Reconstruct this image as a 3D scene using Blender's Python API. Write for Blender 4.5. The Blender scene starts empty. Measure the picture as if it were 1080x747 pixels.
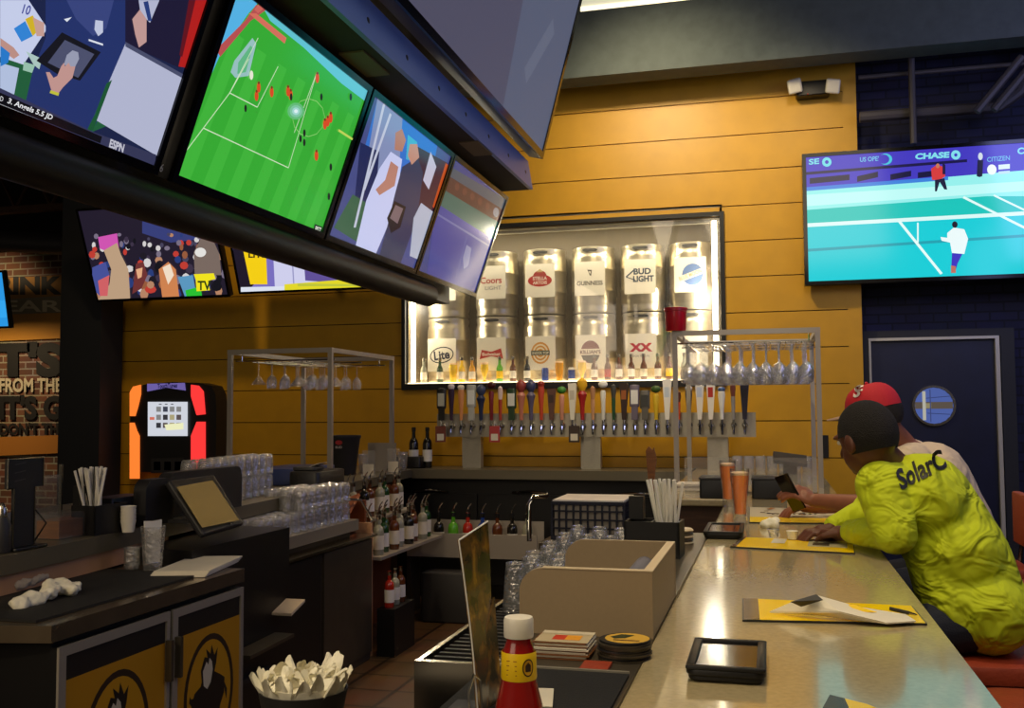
import bpy, math, random
from mathutils import Vector, Matrix, Quaternion
from mathutils.geometry import tessellate_polygon
from mathutils.bvhtree import BVHTree
random.seed(7)
S = bpy.context.scene
COL = S.collection
PI = math.pi
# ---------------------------------------------------------------- camera
F, YAW, PITCH, ROLL, CH = 1046.9, .25653, .05876, .00576, 1.54
def cam_axes():
    cy, sy, cp, sp, cr, sr = math.cos(YAW), math.sin(YAW), math.cos(PITCH), math.sin(PITCH), math.cos(ROLL), math.sin(ROLL)
    fwd = Vector((-sy*cp, cy*cp, sp)); right = Vector((cy, sy, 0)); down = fwd.cross(right)
    return right*cr+down*sr, -right*sr+down*cr, fwd
CR, CD, CF = cam_axes()
CAMP = Vector((0, 0, CH))
cam = bpy.data.objects.new('camera', bpy.data.cameras.new('camera')); COL.objects.link(cam)
cam.data.sensor_width = 36; cam.data.lens = F/1080*36; cam.data.clip_start = .02
m = Matrix((CR, -CD, -CF)).transposed().to_4x4(); m.translation = CAMP
cam.matrix_world = m; S.camera = cam
def ray(px, py): return CR*(px-540)+CD*(py-373.5)+CF*F
def P(px, py, X=None, Y=None, Z=None):
    d = ray(px, py)
    t = X/d.x if X is not None else Y/d.y if Y is not None else (Z-CH)/d.z
    return CAMP+d*t
# ---------------------------------------------------------------- world and lights
S.view_settings.view_transform = 'Standard'; S.view_settings.look = 'None'
S.view_settings.exposure = 0.0; S.view_settings.gamma = 1; S.view_settings.use_curve_mapping = False
w = bpy.data.worlds.new('world'); S.world = w; w.use_nodes = True
w.node_tree.nodes['Background'].inputs[0].default_value = (.46, .38, .27, 1)
w.node_tree.nodes['Background'].inputs[1].default_value = .14
def lamp(name, kind, loc, energy, color, size=.3, target=None, spot=None, blend=.6, sy=None):
    l = bpy.data.lights.new(name, kind); l.energy = energy; l.color = color
    o = bpy.data.objects.new(name, l); COL.objects.link(o); o.location = loc
    if kind == 'AREA':
        l.size = size
        if sy: l.shape = 'RECTANGLE'; l.size_y = sy
    else: l.shadow_soft_size = size
    if spot: l.spot_size = math.radians(spot); l.spot_blend = blend
    if target is not None:
        o.rotation_euler = (Vector(target)-Vector(loc)).to_track_quat('-Z', 'Y').to_euler()
    return o
WARM = (1, .80, .50)
lamp('wall_wash', 'SPOT', (-1.0, 6.4, 4.7), 250, WARM, .12, (-.7, 8.4, 3.2), 95, 1)
lamp('wall_wash', 'SPOT', (-4.6, 6.3, 4.7), 105, (1, .72, .40), .12, (-4.8, 8.4, 1.8), 90, 1)
lamp('wall_wash', 'SPOT', (.3, 6.7, 4.6), 60, WARM, .12, (.2, 8.4, 2.6), 90, 1)
lamp('bar_pendant', 'SPOT', (.1, 3.2, 4.2), 130, WARM, .08, (.35, 3.3, 1.0), 60, .8)
lamp('bar_pendant', 'SPOT', (.0, 5.2, 4.3), 150, WARM, .08, (.1, 5.4, 1.0), 65, .8)
lamp('bar_pendant', 'SPOT', (-.4, 1.2, 3.6), 75, WARM, .08, (-.4, 1.6, 1.0), 60, .8)
lamp('well_light', 'SPOT', (-3.0, 5.8, 4.3), 70, (1, .74, .42), .08, (-2.7, 5.8, 1.1), 75, .8)
lamp('well_light', 'SPOT', (-2.25, -.5, 3.3), 95, (1, .76, .48), .08, (-2.4, 3.0, .95), 50, .8)
lamp('well_light', 'SPOT', (-1.0, 4.8, 4.3), 80, (1, .72, .42), .08, (-.8, 3.4, .9), 70, .8)
lamp('rack_fill', 'SPOT', (-.1, 6.0, 4.25), 260, (1, .86, .66), .07, (-.15, 6.9, 1.9), 34, .6)  # unseen spot added so the hanging stemware sparkles
lamp('glass_fill', 'SPOT', (-3.0, 4.6, 3.9), 120, (1, .80, .50), .07, (-2.72, 5.1, 1.1), 36, .7)  # unseen spot added to brighten the glasses on the left
lamp('drain_light', 'SPOT', (-.4, 3.9, 4.3), 90, (1, .84, .6), .07, (-.7, 3.5, 1.0), 24, .7)
lamp('floor_light', 'SPOT', (-1.6, 6.6, 4.2), 100, (1, .66, .36), .1, (-1.7, 6.0, 0), 65, .8)
lamp('tap_light', 'SPOT', (-1.4, 6.2, 4.0), 85, (1, .86, .64), .1, (-1.4, 8.1, 1.4), 60, .8)
lamp('brick_light', 'SPOT', (-10.2, 9.0, 4.2), 520, (1, .74, .42), .1, (-10.6, 11, 2.2), 80, .8)
lamp('right_room_glow', 'AREA', (3.0, 5.5, 3.8), 40, (.42, .46, 1), 1.5, (1.4, 8.6, 1.8))
lamp('blue_fill', 'AREA', (2.6, 3.2, 3.0), 13, (.40, .48, 1), 1.4, (-1.2, 3.6, 2.7))  # unseen blue area light added to tint the truss strip and posts
lamp('room_fill', 'AREA', (-.2, 1.6, 5.0), 95, (1, .84, .62), 3.5, (-.8, 5.0, 1))
lamp('room_fill', 'AREA', (-2.2, -.8, 2.9), 40, (1, .82, .60), 2.4, (-1.6, 5.5, 1.0))
# ---------------------------------------------------------------- materials
def lin(c):
    return tuple(((v/255)/12.92 if v/255 <= .04045 else ((v/255+.055)/1.055)**2.4) for v in c)
MATS = {}
def mat(name, c, rough=.5, metal=0, noise=0, nscale=20, bump=0, bscale=60, bdist=.01, spec=None, emit=0, coat=0, stretch=None):
    if name in MATS: return MATS[name]
    m = bpy.data.materials.new(name); m.use_nodes = True; N = m.node_tree.nodes; L = m.node_tree.links
    b = N['Principled BSDF']; c = lin(c)
    b.inputs['Base Color'].default_value = (*c, 1); b.inputs['Roughness'].default_value = rough; b.inputs['Metallic'].default_value = metal
    if spec is not None: b.inputs['Specular IOR Level'].default_value = spec
    if coat: b.inputs['Coat Weight'].default_value = coat; b.inputs['Coat Roughness'].default_value = .05
    if emit: b.inputs['Emission Color'].default_value = (*c, 1); b.inputs['Emission Strength'].default_value = emit
    if noise or bump:
        tc = N.new('ShaderNodeTexCoord'); src = tc.outputs['Object']
        if stretch:
            mp = N.new('ShaderNodeMapping'); mp.inputs['Scale'].default_value = stretch; L.new(src, mp.inputs[0]); src = mp.outputs[0]
    if noise:
        n = N.new('ShaderNodeTexNoise'); n.inputs['Scale'].default_value = nscale; n.inputs['Detail'].default_value = 5; L.new(src, n.inputs['Vector'])
        r = N.new('ShaderNodeValToRGB'); L.new(n.outputs['Fac'], r.inputs[0])
        r.color_ramp.elements[0].position = .3; r.color_ramp.elements[1].position = .7
        r.color_ramp.elements[0].color = (*[v*(1-noise) for v in c], 1); r.color_ramp.elements[1].color = (*[min(1, v*(1+noise)) for v in c], 1)
        L.new(r.outputs[0], b.inputs['Base Color'])
    if bump:
        n = N.new('ShaderNodeTexNoise'); n.inputs['Scale'].default_value = bscale; n.inputs['Detail'].default_value = 4; L.new(src, n.inputs['Vector'])
        bp = N.new('ShaderNodeBump'); bp.inputs['Strength'].default_value = bump; bp.inputs['Distance'].default_value = bdist
        if bdist > .02: n.inputs['Distortion'].default_value = 1.6; n.inputs['Detail'].default_value = 2
        L.new(n.outputs['Fac'], bp.inputs['Height']); L.new(bp.outputs[0], b.inputs['Normal'])
    MATS[name] = m; return m
def glass(name, tint=(1, 1, 1), edge=.55, rough=.03, base=.06, bright_scatter=0, wavy=0):
    m = bpy.data.materials.new(name); m.use_nodes = True; N = m.node_tree.nodes; L = m.node_tree.links
    N.remove(N['Principled BSDF'])
    t = N.new('ShaderNodeBsdfTransparent'); t.inputs[0].default_value = (*tint, 1)
    g = N.new('ShaderNodeBsdfGlossy'); g.inputs['Roughness'].default_value = rough
    lw = N.new('ShaderNodeLayerWeight'); lw.inputs['Blend'].default_value = .35
    if wavy:
        tc = N.new('ShaderNodeTexCoord'); nz = N.new('ShaderNodeTexNoise'); nz.inputs['Scale'].default_value = 42; nz.inputs['Detail'].default_value = 2; L.new(tc.outputs['Object'], nz.inputs['Vector'])
        bp = N.new('ShaderNodeBump'); bp.inputs['Strength'].default_value = wavy; bp.inputs['Distance'].default_value = .02; L.new(nz.outputs['Fac'], bp.inputs['Height']); L.new(bp.outputs[0], g.inputs['Normal']); L.new(bp.outputs[0], lw.inputs['Normal'])
    mr = N.new('ShaderNodeMapRange'); mr.inputs['To Min'].default_value = base; mr.inputs['To Max'].default_value = edge
    L.new(lw.outputs['Facing'], mr.inputs[0])
    x = N.new('ShaderNodeMixShader'); L.new(mr.outputs[0], x.inputs[0]); L.new(t.outputs[0], x.inputs[1]); L.new(g.outputs[0], x.inputs[2])
    if bright_scatter:  # white scatter added to make the glasses look brighter
        df = N.new('ShaderNodeBsdfDiffuse'); df.inputs[0].default_value = (.9, .9, .88, 1); tr = N.new('ShaderNodeBsdfTranslucent'); tr.inputs[0].default_value = (.9, .9, .88, 1)
        am = N.new('ShaderNodeMixShader'); am.inputs[0].default_value = .5; L.new(df.outputs[0], am.inputs[1]); L.new(tr.outputs[0], am.inputs[2])
        m2 = N.new('ShaderNodeMixShader'); m2.inputs[0].default_value = bright_scatter; L.new(x.outputs[0], m2.inputs[1]); L.new(am.outputs[0], m2.inputs[2]); x = m2
    L.new(x.outputs[0], N['Material Output'].inputs[0]); MATS[name] = m; return m
def attr_mat(name, emit=0, rough=.5):
    m = bpy.data.materials.new(name); m.use_nodes = True; N = m.node_tree.nodes; L = m.node_tree.links
    a = N.new('ShaderNodeAttribute'); a.attribute_name = 'Col'; b = N['Principled BSDF']; b.inputs['Roughness'].default_value = rough
    if emit:
        b.inputs['Base Color'].default_value = (.01, .01, .012, 1); b.inputs['Roughness'].default_value = .12 if rough < .52 else rough; b.inputs['Specular IOR Level'].default_value = .5 if rough < .52 else .2
        L.new(a.outputs['Color'], b.inputs['Emission Color']); b.inputs['Emission Strength'].default_value = emit
    else: L.new(a.outputs['Color'], b.inputs['Base Color'])
    MATS[name] = m; return m
def brick_mat(name, c1, c2, mortar, scale, bw, bh, rough=.8, msize=.02, vertical=True, bump=.5):
    m = bpy.data.materials.new(name); m.use_nodes = True; N = m.node_tree.nodes; L = m.node_tree.links; b = N['Principled BSDF']
    tc = N.new('ShaderNodeTexCoord'); sp = N.new('ShaderNodeSeparateXYZ'); cb = N.new('ShaderNodeCombineXYZ')
    L.new(tc.outputs['Object'], sp.inputs[0]); L.new(sp.outputs[0], cb.inputs[0]); L.new(sp.outputs[2 if vertical else 1], cb.inputs[1])
    k = N.new('ShaderNodeTexBrick'); k.inputs['Scale'].default_value = scale; k.inputs['Brick Width'].default_value = bw; k.inputs['Row Height'].default_value = bh
    k.offset = .5 if vertical else 0; k.inputs['Mortar Size'].default_value = msize; k.inputs['Color1'].default_value = (*lin(c1), 1); k.inputs['Color2'].default_value = (*lin(c2), 1); k.inputs['Mortar'].default_value = (*lin(mortar), 1)
    L.new(cb.outputs[0], k.inputs['Vector'])
    n = N.new('ShaderNodeTexNoise'); n.inputs['Scale'].default_value = 3; n.inputs['Detail'].default_value = 6; L.new(cb.outputs[0], n.inputs['Vector'])
    mx = N.new('ShaderNodeMix'); mx.data_type = 'RGBA'; mx.blend_type = 'MULTIPLY'; mx.inputs[0].default_value = .7
    L.new(k.outputs['Color'], mx.inputs[6]); L.new(n.outputs['Color'], mx.inputs[7]); L.new(mx.outputs[2], b.inputs['Base Color'])
    b.inputs['Roughness'].default_value = rough
    bp = N.new('ShaderNodeBump'); bp.inputs['Strength'].default_value = bump; bp.inputs['Distance'].default_value = .01; bp.invert = True
    L.new(k.outputs['Fac'], bp.inputs['Height']); L.new(bp.outputs[0], b.inputs['Normal'])
    MATS[name] = m; return m
M = MATS
mat('plank', (198, 148, 20), .45, noise=.06, nscale=6)
mat('plank_gap', (60, 36, 8), .9)
mat('quartz', (176, 160, 120), .13, noise=.10, nscale=90, coat=.3)
mat('steel', (176, 170, 154), .34, .6, noise=.08, nscale=40, stretch=(1, 1, 12))
mat('door_chrome', (200, 196, 182), .3, .3)
mat('steel_plain', (165, 160, 148), .22, 1)
mat('dark_steel', (86, 78, 64), .38, .5, noise=.1, nscale=8)
mat('chrome', (215, 212, 205), .1, 1)
mat('satin_steel', (168, 160, 148), .42, .35)
mat('black', (16, 15, 15), .45)
mat('black_gloss', (10, 10, 11), .12)
mat('black_rubber', (20, 19, 18), .75, bump=.3, bscale=300)
mat('charcoal', (40, 39, 40), .5)
mat('mullion', (28, 30, 34), .6)
mat('beam', (74, 84, 82), .75, noise=.12, nscale=12)
mat('ceiling', (26, 25, 26), .9, noise=.3, nscale=2)
mat('duct', (60, 58, 62), .5, .5)
mat('pipe', (70, 66, 66), .6)
mat('soffit', (52, 42, 26), .8, noise=.2, nscale=5)
mat('soffit_light_tan', (120, 104, 70), .8)
mat('alu_blue_glow', (104, 132, 206), .4, .1)  # blue screen glow on the truss strip put into its base colour
mat('beige_lam', (150, 130, 100), .5, noise=.03, nscale=100)
mat('beige_edge', (206, 186, 152), .45)
mat('scoop_grey', (112, 112, 126), .35)
mat('peach', (196, 148, 108), .45)
mat('cooler_steel', (132, 116, 94), .2, .7, noise=.15, nscale=10)
mat('counter_grey', (112, 104, 84), .35, .3)
mat('copper', (150, 84, 50), .4, .4)
mat('yellow_card', (248, 206, 0), .45)
mat('white', (232, 228, 216), .5)
mat('paper', (226, 218, 196), .6, noise=.04, nscale=10)
mat('napkin', (240, 234, 210), .8, bump=.3, bscale=60)
mat('towel', (214, 196, 168), .95, bump=.6, bscale=200)
mat('ketchup', (150, 10, 4), .22, coat=.6)
mat('plastic_white', (236, 230, 214), .3)
mat('red_plastic', (190, 14, 34), .3, coat=.5)
mat('red_leather', (156, 58, 30), .5, bump=.15, bscale=80, noise=.1)
mat('orange_leather', (168, 70, 36), .5, bump=.15, bscale=80)
mat('hivis', (200, 214, 18), .8, bump=.8, bscale=5, bdist=.05, stretch=(1.6, 1, 1.8))
mat('cream_cloth', (206, 186, 160), .9, bump=.8, bscale=5, bdist=.04)
mat('jeans', (34, 38, 52), .9, bump=.2, bscale=200)
mat('skin', (96, 54, 36), .5, noise=.08, nscale=25)
mat('skin_tan', (134, 80, 54), .5, noise=.08, nscale=25)
mat('hair', (20, 14, 11), .8, bump=.8, bscale=260)
mat('cap_red', (190, 24, 40), .75, bump=.2, bscale=200)
mat('brim_grey', (150, 120, 104), .7)
mat('shoe', (30, 26, 24), .6)
mat('beer', (240, 136, 60), .25, emit=.10)
mat('foam', (250, 214, 170), .6)
mat('navy_door', (16, 22, 50), .4, noise=.2, nscale=6)
mat('blue_plastic', (40, 56, 110), .4)
mat('navy_plastic', (22, 26, 44), .5)
mat('keg', (206, 196, 170), .3, .9, noise=.07, nscale=6, stretch=(1, 1, 6))
mat('keg_dark', (30, 28, 26), .6)
mat('light_strip', (255, 240, 205), .5, emit=9)
mat('light_shelf', (255, 232, 190), .5, emit=2.6)
mat('niche_back', (104, 90, 64), .5)
mat('lamp_panel', (214, 212, 186), .5, emit=.75)
mat('lamp_edge', (255, 238, 196), .5, emit=1.6)
mat('juke_orange', (255, 130, 50), .4, emit=.95)
mat('juke_red', (255, 58, 58), .4, emit=.9)
mat('juke_top', (120, 108, 190), .4, emit=.6)
mat('wood_dark', (70, 42, 22), .5, noise=.3, nscale=8, stretch=(1, 1, 8))
mat('wood', (130, 78, 34), .45, noise=.3, nscale=10, stretch=(1, 1, 8))
mat('screen_off', (64, 68, 86), .3, noise=.1, nscale=2)
mat('fixture_white', (190, 186, 170), .4)
brick_mat('brick_navy', (40, 44, 78), (30, 33, 62), (22, 24, 40), 1, .21, .075, msize=.008)
brick_mat('brick_sign', (120, 74, 46), (84, 48, 32), (150, 140, 120), 1, .24, .09, msize=.010)
brick_mat('floor_tile', (112, 82, 54), (104, 76, 50), (56, 40, 28), 1, .305, .305, .35, .012, False, .3)
brick_mat('room_floor', (60, 42, 30), (50, 36, 26), (26, 20, 16), 1, .6, .6, .4, .01, False, .2)
glass('glass', edge=.8, base=.05, bright_scatter=.02); glass('glass_bright', edge=1.0, base=.16, rough=.10, bright_scatter=.09, wavy=.8); glass('glass_green', (.25, .55, .3)); glass('glass_brown', (.5, .22, .06), base=.1)
glass('plexi', edge=.5, base=.10, rough=.12, bright_scatter=.10)
for nm, c in dict(bottle_brown=(92, 48, 20), bottle_green=(30, 70, 30), bottle_dark=(26, 24, 20), bottle_amber=(214, 150, 20), bottle_yellow=(240, 200, 40), bottle_clear=(150, 150, 130), bottle_blue=(40, 70, 150), bottle_red=(170, 40, 24), bottle_lime=(90, 170, 40)).items():
    mat(nm, c, .15, coat=.5)
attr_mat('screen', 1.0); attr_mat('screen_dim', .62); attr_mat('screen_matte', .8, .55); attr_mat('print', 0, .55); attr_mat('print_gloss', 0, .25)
# ---------------------------------------------------------------- mesh builder
def V3(*a): return Vector(a)
class MB:
    def __init__(s): s.v = []; s.f = []; s.mi = []; s.mats = []
    def m(s, name):
        if name not in s.mats: s.mats.append(name)
        return s.mats.index(name)
    def add(s, vs, fs, mt=None):
        k = len(s.v); s.v += [Vector(q) for q in vs]; s.f += [tuple(i+k for i in f) for f in fs]
        s.mi += [s.m(mt) if mt else 0]*len(fs); return s
    def box(s, x0, x1, y0, y1, z0, z1, mt=None):
        v = [(x, y, z) for z in (z0, z1) for y in (y0, y1) for x in (x0, x1)]
        return s.add(v, [(0, 2, 3, 1), (4, 5, 7, 6), (0, 1, 5, 4), (2, 6, 7, 3), (0, 4, 6, 2), (1, 3, 7, 5)], mt)
    def obox(s, c, ax, ay, az, mt=None):           # oriented box: centre and three half-axis vectors
        c = Vector(c); ax, ay, az = Vector(ax), Vector(ay), Vector(az)
        v = [c+ax*x+ay*y+az*z for z in (-1, 1) for y in (-1, 1) for x in (-1, 1)]
        f = [(0, 2, 3, 1), (4, 5, 7, 6), (0, 1, 5, 4), (2, 6, 7, 3), (0, 4, 6, 2), (1, 3, 7, 5)]
        if ax.cross(ay).dot(az) < 0: f = [tuple(reversed(q)) for q in f]
        return s.add(v, f, mt)
    def rbox(s, x0, x1, y0, y1, z0, z1, r=.01, mt=None, n=3):   # box rounded in plan with softened top edge
        pts = []
        for cx, cy, a0 in ((x1-r, y1-r, 0), (x0+r, y1-r, PI/2), (x0+r, y0+r, PI), (x1-r, y0+r, 3*PI/2)):
            for i in range(n+1):
                a = a0+PI/2*i/n; pts.append((cx+r*math.cos(a), cy+r*math.sin(a)))
        e = min(r*.4, (z1-z0)*.25); cx, cy = (x0+x1)/2, (y0+y1)/2; hx, hy = (x1-x0)/2, (y1-y0)/2
        rings = []
        for z, k in ((z0, e), (z0+e, 0), (z1-e, 0), (z1-e*.3, e*.3), (z1, e)):
            rings.append([(cx+(x-cx)*(1-k/hx), cy+(y-cy)*(1-k/hy), z) for x, y in pts])
        return s.rings(rings, mt)
    def rings(s, rings, mt=None, cap=True, close=True):
        n = len(rings[0]); v = [p for r in rings for p in r]; f = []
        for j in range(len(rings)-1):
            for i in range(n if close else n-1):
                a, b = j*n+i, j*n+(i+1) % n; f.append((a, b, b+n, a+n))
        if cap: f.append(tuple(reversed(range(n)))); f.append(tuple(range((len(rings)-1)*n, len(rings)*n)))
        return s.add(v, f, mt)
    def prism(s, pts, d, mt=None):                  # polygon extruded along d
        pts = [Vector(p) for p in pts]; d = Vector(d); n = len(pts)
        nrm = sum(((pts[i]-pts[0]).cross(pts[(i+1) % n]-pts[0]) for i in range(n)), Vector())
        if nrm.dot(d) < 0: pts.reverse()
        tri = tessellate_polygon([pts]); v = pts+[p+d for p in pts]
        tn = sum(((pts[b]-pts[a]).cross(pts[c]-pts[a]) for a, b, c in tri), Vector())
        if tn.dot(d) < 0: tri = [(c, b, a) for a, b, c in tri]
        f = [(c, b, a) for a, b, c in tri]+[(a+n, b+n, c+n) for a, b, c in tri]
        f += [(i, (i+1) % n, (i+1) % n+n, i+n) for i in range(n)]
        return s.add(v, f, mt)
    def tube(s, pts, r, n=8, mt=None, cap=True):
        pts = [Vector(p) for p in pts]; rs = r if isinstance(r, (list, tuple)) else [r]*len(pts); rings = []; u = None
        for i, p in enumerate(pts):
            t = (pts[min(i+1, len(pts)-1)]-pts[max(i-1, 0)]).normalized()
            if u is None: u = t.orthogonal().normalized()
            u = (u-t*u.dot(t)).normalized(); w = t.cross(u)
            rings.append([p+(u*math.cos(2*PI*k/n)+w*math.sin(2*PI*k/n))*rs[i] for k in range(n)])
        return s.rings(rings, mt, cap)
    def lathe(s, prof, c=(0, 0, 0), n=16, mt=None, cap=False):
        c = Vector(c); rings = [[c+Vector((r*math.cos(2*PI*k/n), r*math.sin(2*PI*k/n), z)) for k in range(n)] for r, z in prof]
        return s.rings(rings, mt, cap)
    def ball(s, c, r, n=12, mt=None, rot=None):
        c = Vector(c); r = (r, r, r) if not isinstance(r, (tuple, list)) else r; rings = []
        for j in range(1, n):
            a = -PI/2+PI*j/n; ring = []
            for k in range(n*2):
                b = PI*k/n; q = Vector((math.cos(a)*math.cos(b)*r[0], math.cos(a)*math.sin(b)*r[1], math.sin(a)*r[2]))
                ring.append(c+(rot @ q if rot else q))
            rings.append(ring)
        lo = Vector((0, 0, -r[2])); hi = Vector((0, 0, r[2]))
        k0 = len(s.v); s.rings(rings, mt, cap=False); a = len(s.v)
        s.v += [c+(rot @ lo if rot else lo), c+(rot @ hi if rot else hi)]; nn = 2*n; last = k0+(n-2)*nn
        for k in range(nn):
            s.f.append((a, k0+(k+1) % nn, k0+k)); s.f.append((a+1, last+k, last+(k+1) % nn)); s.mi += [s.m(mt) if mt else 0]*2
        return s
    def capsule(s, p0, r0, p1, r1, n=8):
        p0, p1 = Vector(p0), Vector(p1); d = (p1-p0).normalized(); u = d.orthogonal().normalized(); w = d.cross(u); rings = []
        for j in range(1, 5):
            a = -PI/2+PI/2*j/4; rings.append((p0+d*math.sin(a)*r0, r0*math.cos(a)))
        for j in range(0, 4):
            a = PI/2*j/4; rings.append((p1+d*math.sin(a)*r1, r1*math.cos(a)))
        N = n*2
        return s.rings([[c+(u*math.cos(2*PI*k/N)+w*math.sin(2*PI*k/N))*r for k in range(N)] for c, r in rings])
    def build(s, name, mt, parent=None, smooth=35, loc=None, world=True):
        """world: vertices are world coordinates (parent is unrotated); otherwise local to the parent"""
        me = bpy.data.meshes.new(name)
        off = Vector()
        if parent is not None and world: off = absloc(parent)
        if parent is None and world:
            xs = [p.x for p in s.v]; ys = [p.y for p in s.v]; off = Vector(((min(xs)+max(xs))/2, (min(ys)+max(ys))/2, min(p.z for p in s.v)))
        me.from_pydata([tuple(p-off) for p in s.v], [], s.f)
        names = s.mats if s.mats else [mt]
        for k in names: me.materials.append(M[k or mt])
        if len(names) > 1: me.polygons.foreach_set('material_index', s.mi)
        if smooth:
            me.polygons.foreach_set('use_smooth', [True]*len(me.polygons)); me.set_sharp_from_angle(angle=math.radians(smooth))
        me.update(); o = bpy.data.objects.new(name, me); COL.objects.link(o)
        if parent is not None: o.parent = parent
        elif world: o.location = off
        return o
def absloc(o):
    l = Vector(o.location)
    return l+absloc(o.parent) if o.parent else l
USED = set()
def tag(o, label, cat, group=None):
    o['label'] = label; o['category'] = cat
    if group: o['group'] = group
    return o
def thing(name, label, cat, loc=(0, 0, 0), rot=0, group=None):
    o = bpy.data.objects.new(name, None); COL.objects.link(o); o.location = loc; o.rotation_euler = (0, 0, rot); o.empty_display_size = .05
    return tag(o, label, cat, group)
def struct(o): o['kind'] = 'structure'; return o
KIDS = {}
def kids(o): return [c for c in bpy.data.objects if c.parent == o]
def dup(root, loc, rot=0, label=None, group=None, swap=None, sc=None):
    def cp(o, par):
        c = o.copy(); COL.objects.link(c); c.parent = par
        if swap and o.name.split('.')[0] in swap:
            c.data = swap[o.name.split('.')[0]]
        for k in KIDS.get(o.name) or kids(o): cp(k, c)
        return c
    if root.name not in KIDS: KIDS[root.name] = kids(root)
    for k in KIDS[root.name]:
        if k.name not in KIDS: KIDS[k.name] = kids(k)
    r = cp(root, None); r.location = loc; r.rotation_euler = (0, 0, rot)
    if sc: r.scale = sc
    if label: r['label'] = label
    if group: r['group'] = group
    return r
def hash_col(me, m_): pass
# ---------------------------------------------------------------- flat pictures (prints and screens)
TXT = {}
def text_tris(t, bold=0):
    if (t, bold) in TXT: return TXT[(t, bold)]
    cu = bpy.data.curves.new('t', 'FONT'); cu.body = t; cu.offset = bold; cu.resolution_u = 3
    o = bpy.data.objects.new('t', cu); COL.objects.link(o)
    me = o.to_mesh(); me.calc_loop_triangles()
    vs = [(v.co.x, v.co.y) for v in me.vertices]; tr = [tuple(q.vertices) for q in me.loop_triangles]
    o.to_mesh_clear(); bpy.data.objects.remove(o); bpy.data.curves.remove(cu)
    x0 = min(v[0] for v in vs); x1 = max(v[0] for v in vs); y0 = min(v[1] for v in vs); y1 = max(v[1] for v in vs)
    vs = [((a-x0)/(x1-x0), (b-y0)/(y1-y0)) for a, b in vs]
    TXT[(t, bold)] = (vs, tr, (x1-x0)/(y1-y0)); return TXT[(t, bold)]
class Pic:
    def __init__(s, O, U, V, eps=.00025):
        s.O = Vector(O); s.U = Vector(U).normalized(); s.V = Vector(V).normalized(); s.N = s.U.cross(s.V).normalized()
        s.eps = eps; s.k = 0; s.v = []; s.f = []; s.c = []
        s.clip = None
    def uv(s, px, py):
        d = ray(px, py); t = (s.O-CAMP).dot(s.N)/d.dot(s.N); q = CAMP+d*t-s.O
        return (q.dot(s.U), q.dot(s.V))
    def clipp(s, pts):
        if not s.clip: return pts
        x0, x1, y0, y1 = s.clip
        for ax, lim, sg in ((0, x0, 1), (0, x1, -1), (1, y0, 1), (1, y1, -1)):
            out = []
            for i in range(len(pts)):
                a, b = pts[i], pts[(i+1) % len(pts)]; da, db = (a[ax]-lim)*sg, (b[ax]-lim)*sg
                if da >= 0: out.append(a)
                if (da > 0 > db) or (da < 0 < db):
                    t = da/(da-db); out.append((a[0]+(b[0]-a[0])*t, a[1]+(b[1]-a[1])*t))
            pts = out
            if len(pts) < 3: return []
        return pts
    def poly(s, pts, c, layer=None, raw=False):
        pts = s.clipp([tuple(p) for p in pts])
        if len(pts) < 3: return s
        s.k += 1; h = s.eps*(layer if layer is not None else s.k)
        tri = tessellate_polygon([[Vector((a, b, 0)) for a, b in pts]]); k = len(s.v)
        s.v += [s.O+s.U*a+s.V*b+s.N*h for a, b in pts]
        for t in tri:
            a, b, q = [pts[i] for i in t]
            if (b[0]-a[0])*(q[1]-a[1])-(b[1]-a[1])*(q[0]-a[0]) < 0: t = t[::-1]
            s.f.append(tuple(i+k for i in t)); s.c.append(lin(c))
        return s
    def px(s, pts, c): return s.poly([s.uv(*p) for p in pts], c)
    def rect(s, x0, x1, y0, y1, c): return s.poly([(x0, y0), (x1, y0), (x1, y1), (x0, y1)], c)
    def ell(s, cx, cy, rx, ry, c, rot=0, n=20):
        return s.poly([(cx+rx*math.cos(2*PI*i/n)*math.cos(rot)-ry*math.sin(2*PI*i/n)*math.sin(rot), cy+rx*math.cos(2*PI*i/n)*math.sin(rot)+ry*math.sin(2*PI*i/n)*math.cos(rot)) for i in range(n)], c)
    def pxell(s, cx, cy, rx, ry, c, n=14):
        return s.px([(cx+rx*math.cos(2*PI*i/n), cy+ry*math.sin(2*PI*i/n)) for i in range(n)], c)
    def line(s, a, b, w, c, px=True):
        if px: a, b = s.uv(*a), s.uv(*b)
        d = Vector((b[0]-a[0], b[1]-a[1])); n = Vector((-d.y, d.x)).normalized()*w/2
        return s.poly([(a[0]+n.x, a[1]+n.y), (a[0]-n.x, a[1]-n.y), (b[0]-n.x, b[1]-n.y), (b[0]+n.x, b[1]+n.y)], c)
    def text(s, t, o, r, u, c, bold=0):             # o lower-left, r lower-right, u upper-left, all in uv
        vs, tr, _ = text_tris(t, bold); s.k += 1; h = s.eps*s.k; k = len(s.v)
        for a, b in vs:
            x = o[0]+(r[0]-o[0])*a+(u[0]-o[0])*b; y = o[1]+(r[1]-o[1])*a+(u[1]-o[1])*b
            s.v.append(s.O+s.U*x+s.V*y+s.N*h)
        for q in tr: s.f.append(tuple(i+k for i in q)); s.c.append(lin(c))
        return s
    def pxtext(s, t, o, r, u, c, bold=0): return s.text(t, s.uv(*o), s.uv(*r), s.uv(*u), c, bold)
    def ctext(s, t, cx, cy, h, c, w=None, bold=0, rot=0):
        asp = text_tris(t, bold)[2]; w = w or h*asp; ca, sa = math.cos(rot), math.sin(rot)
        f = lambda a, b: (cx+a*ca-b*sa, cy+a*sa+b*ca)
        return s.text(t, f(-w/2, -h/2), f(w/2, -h/2), f(-w/2, h/2), c, bold)
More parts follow.
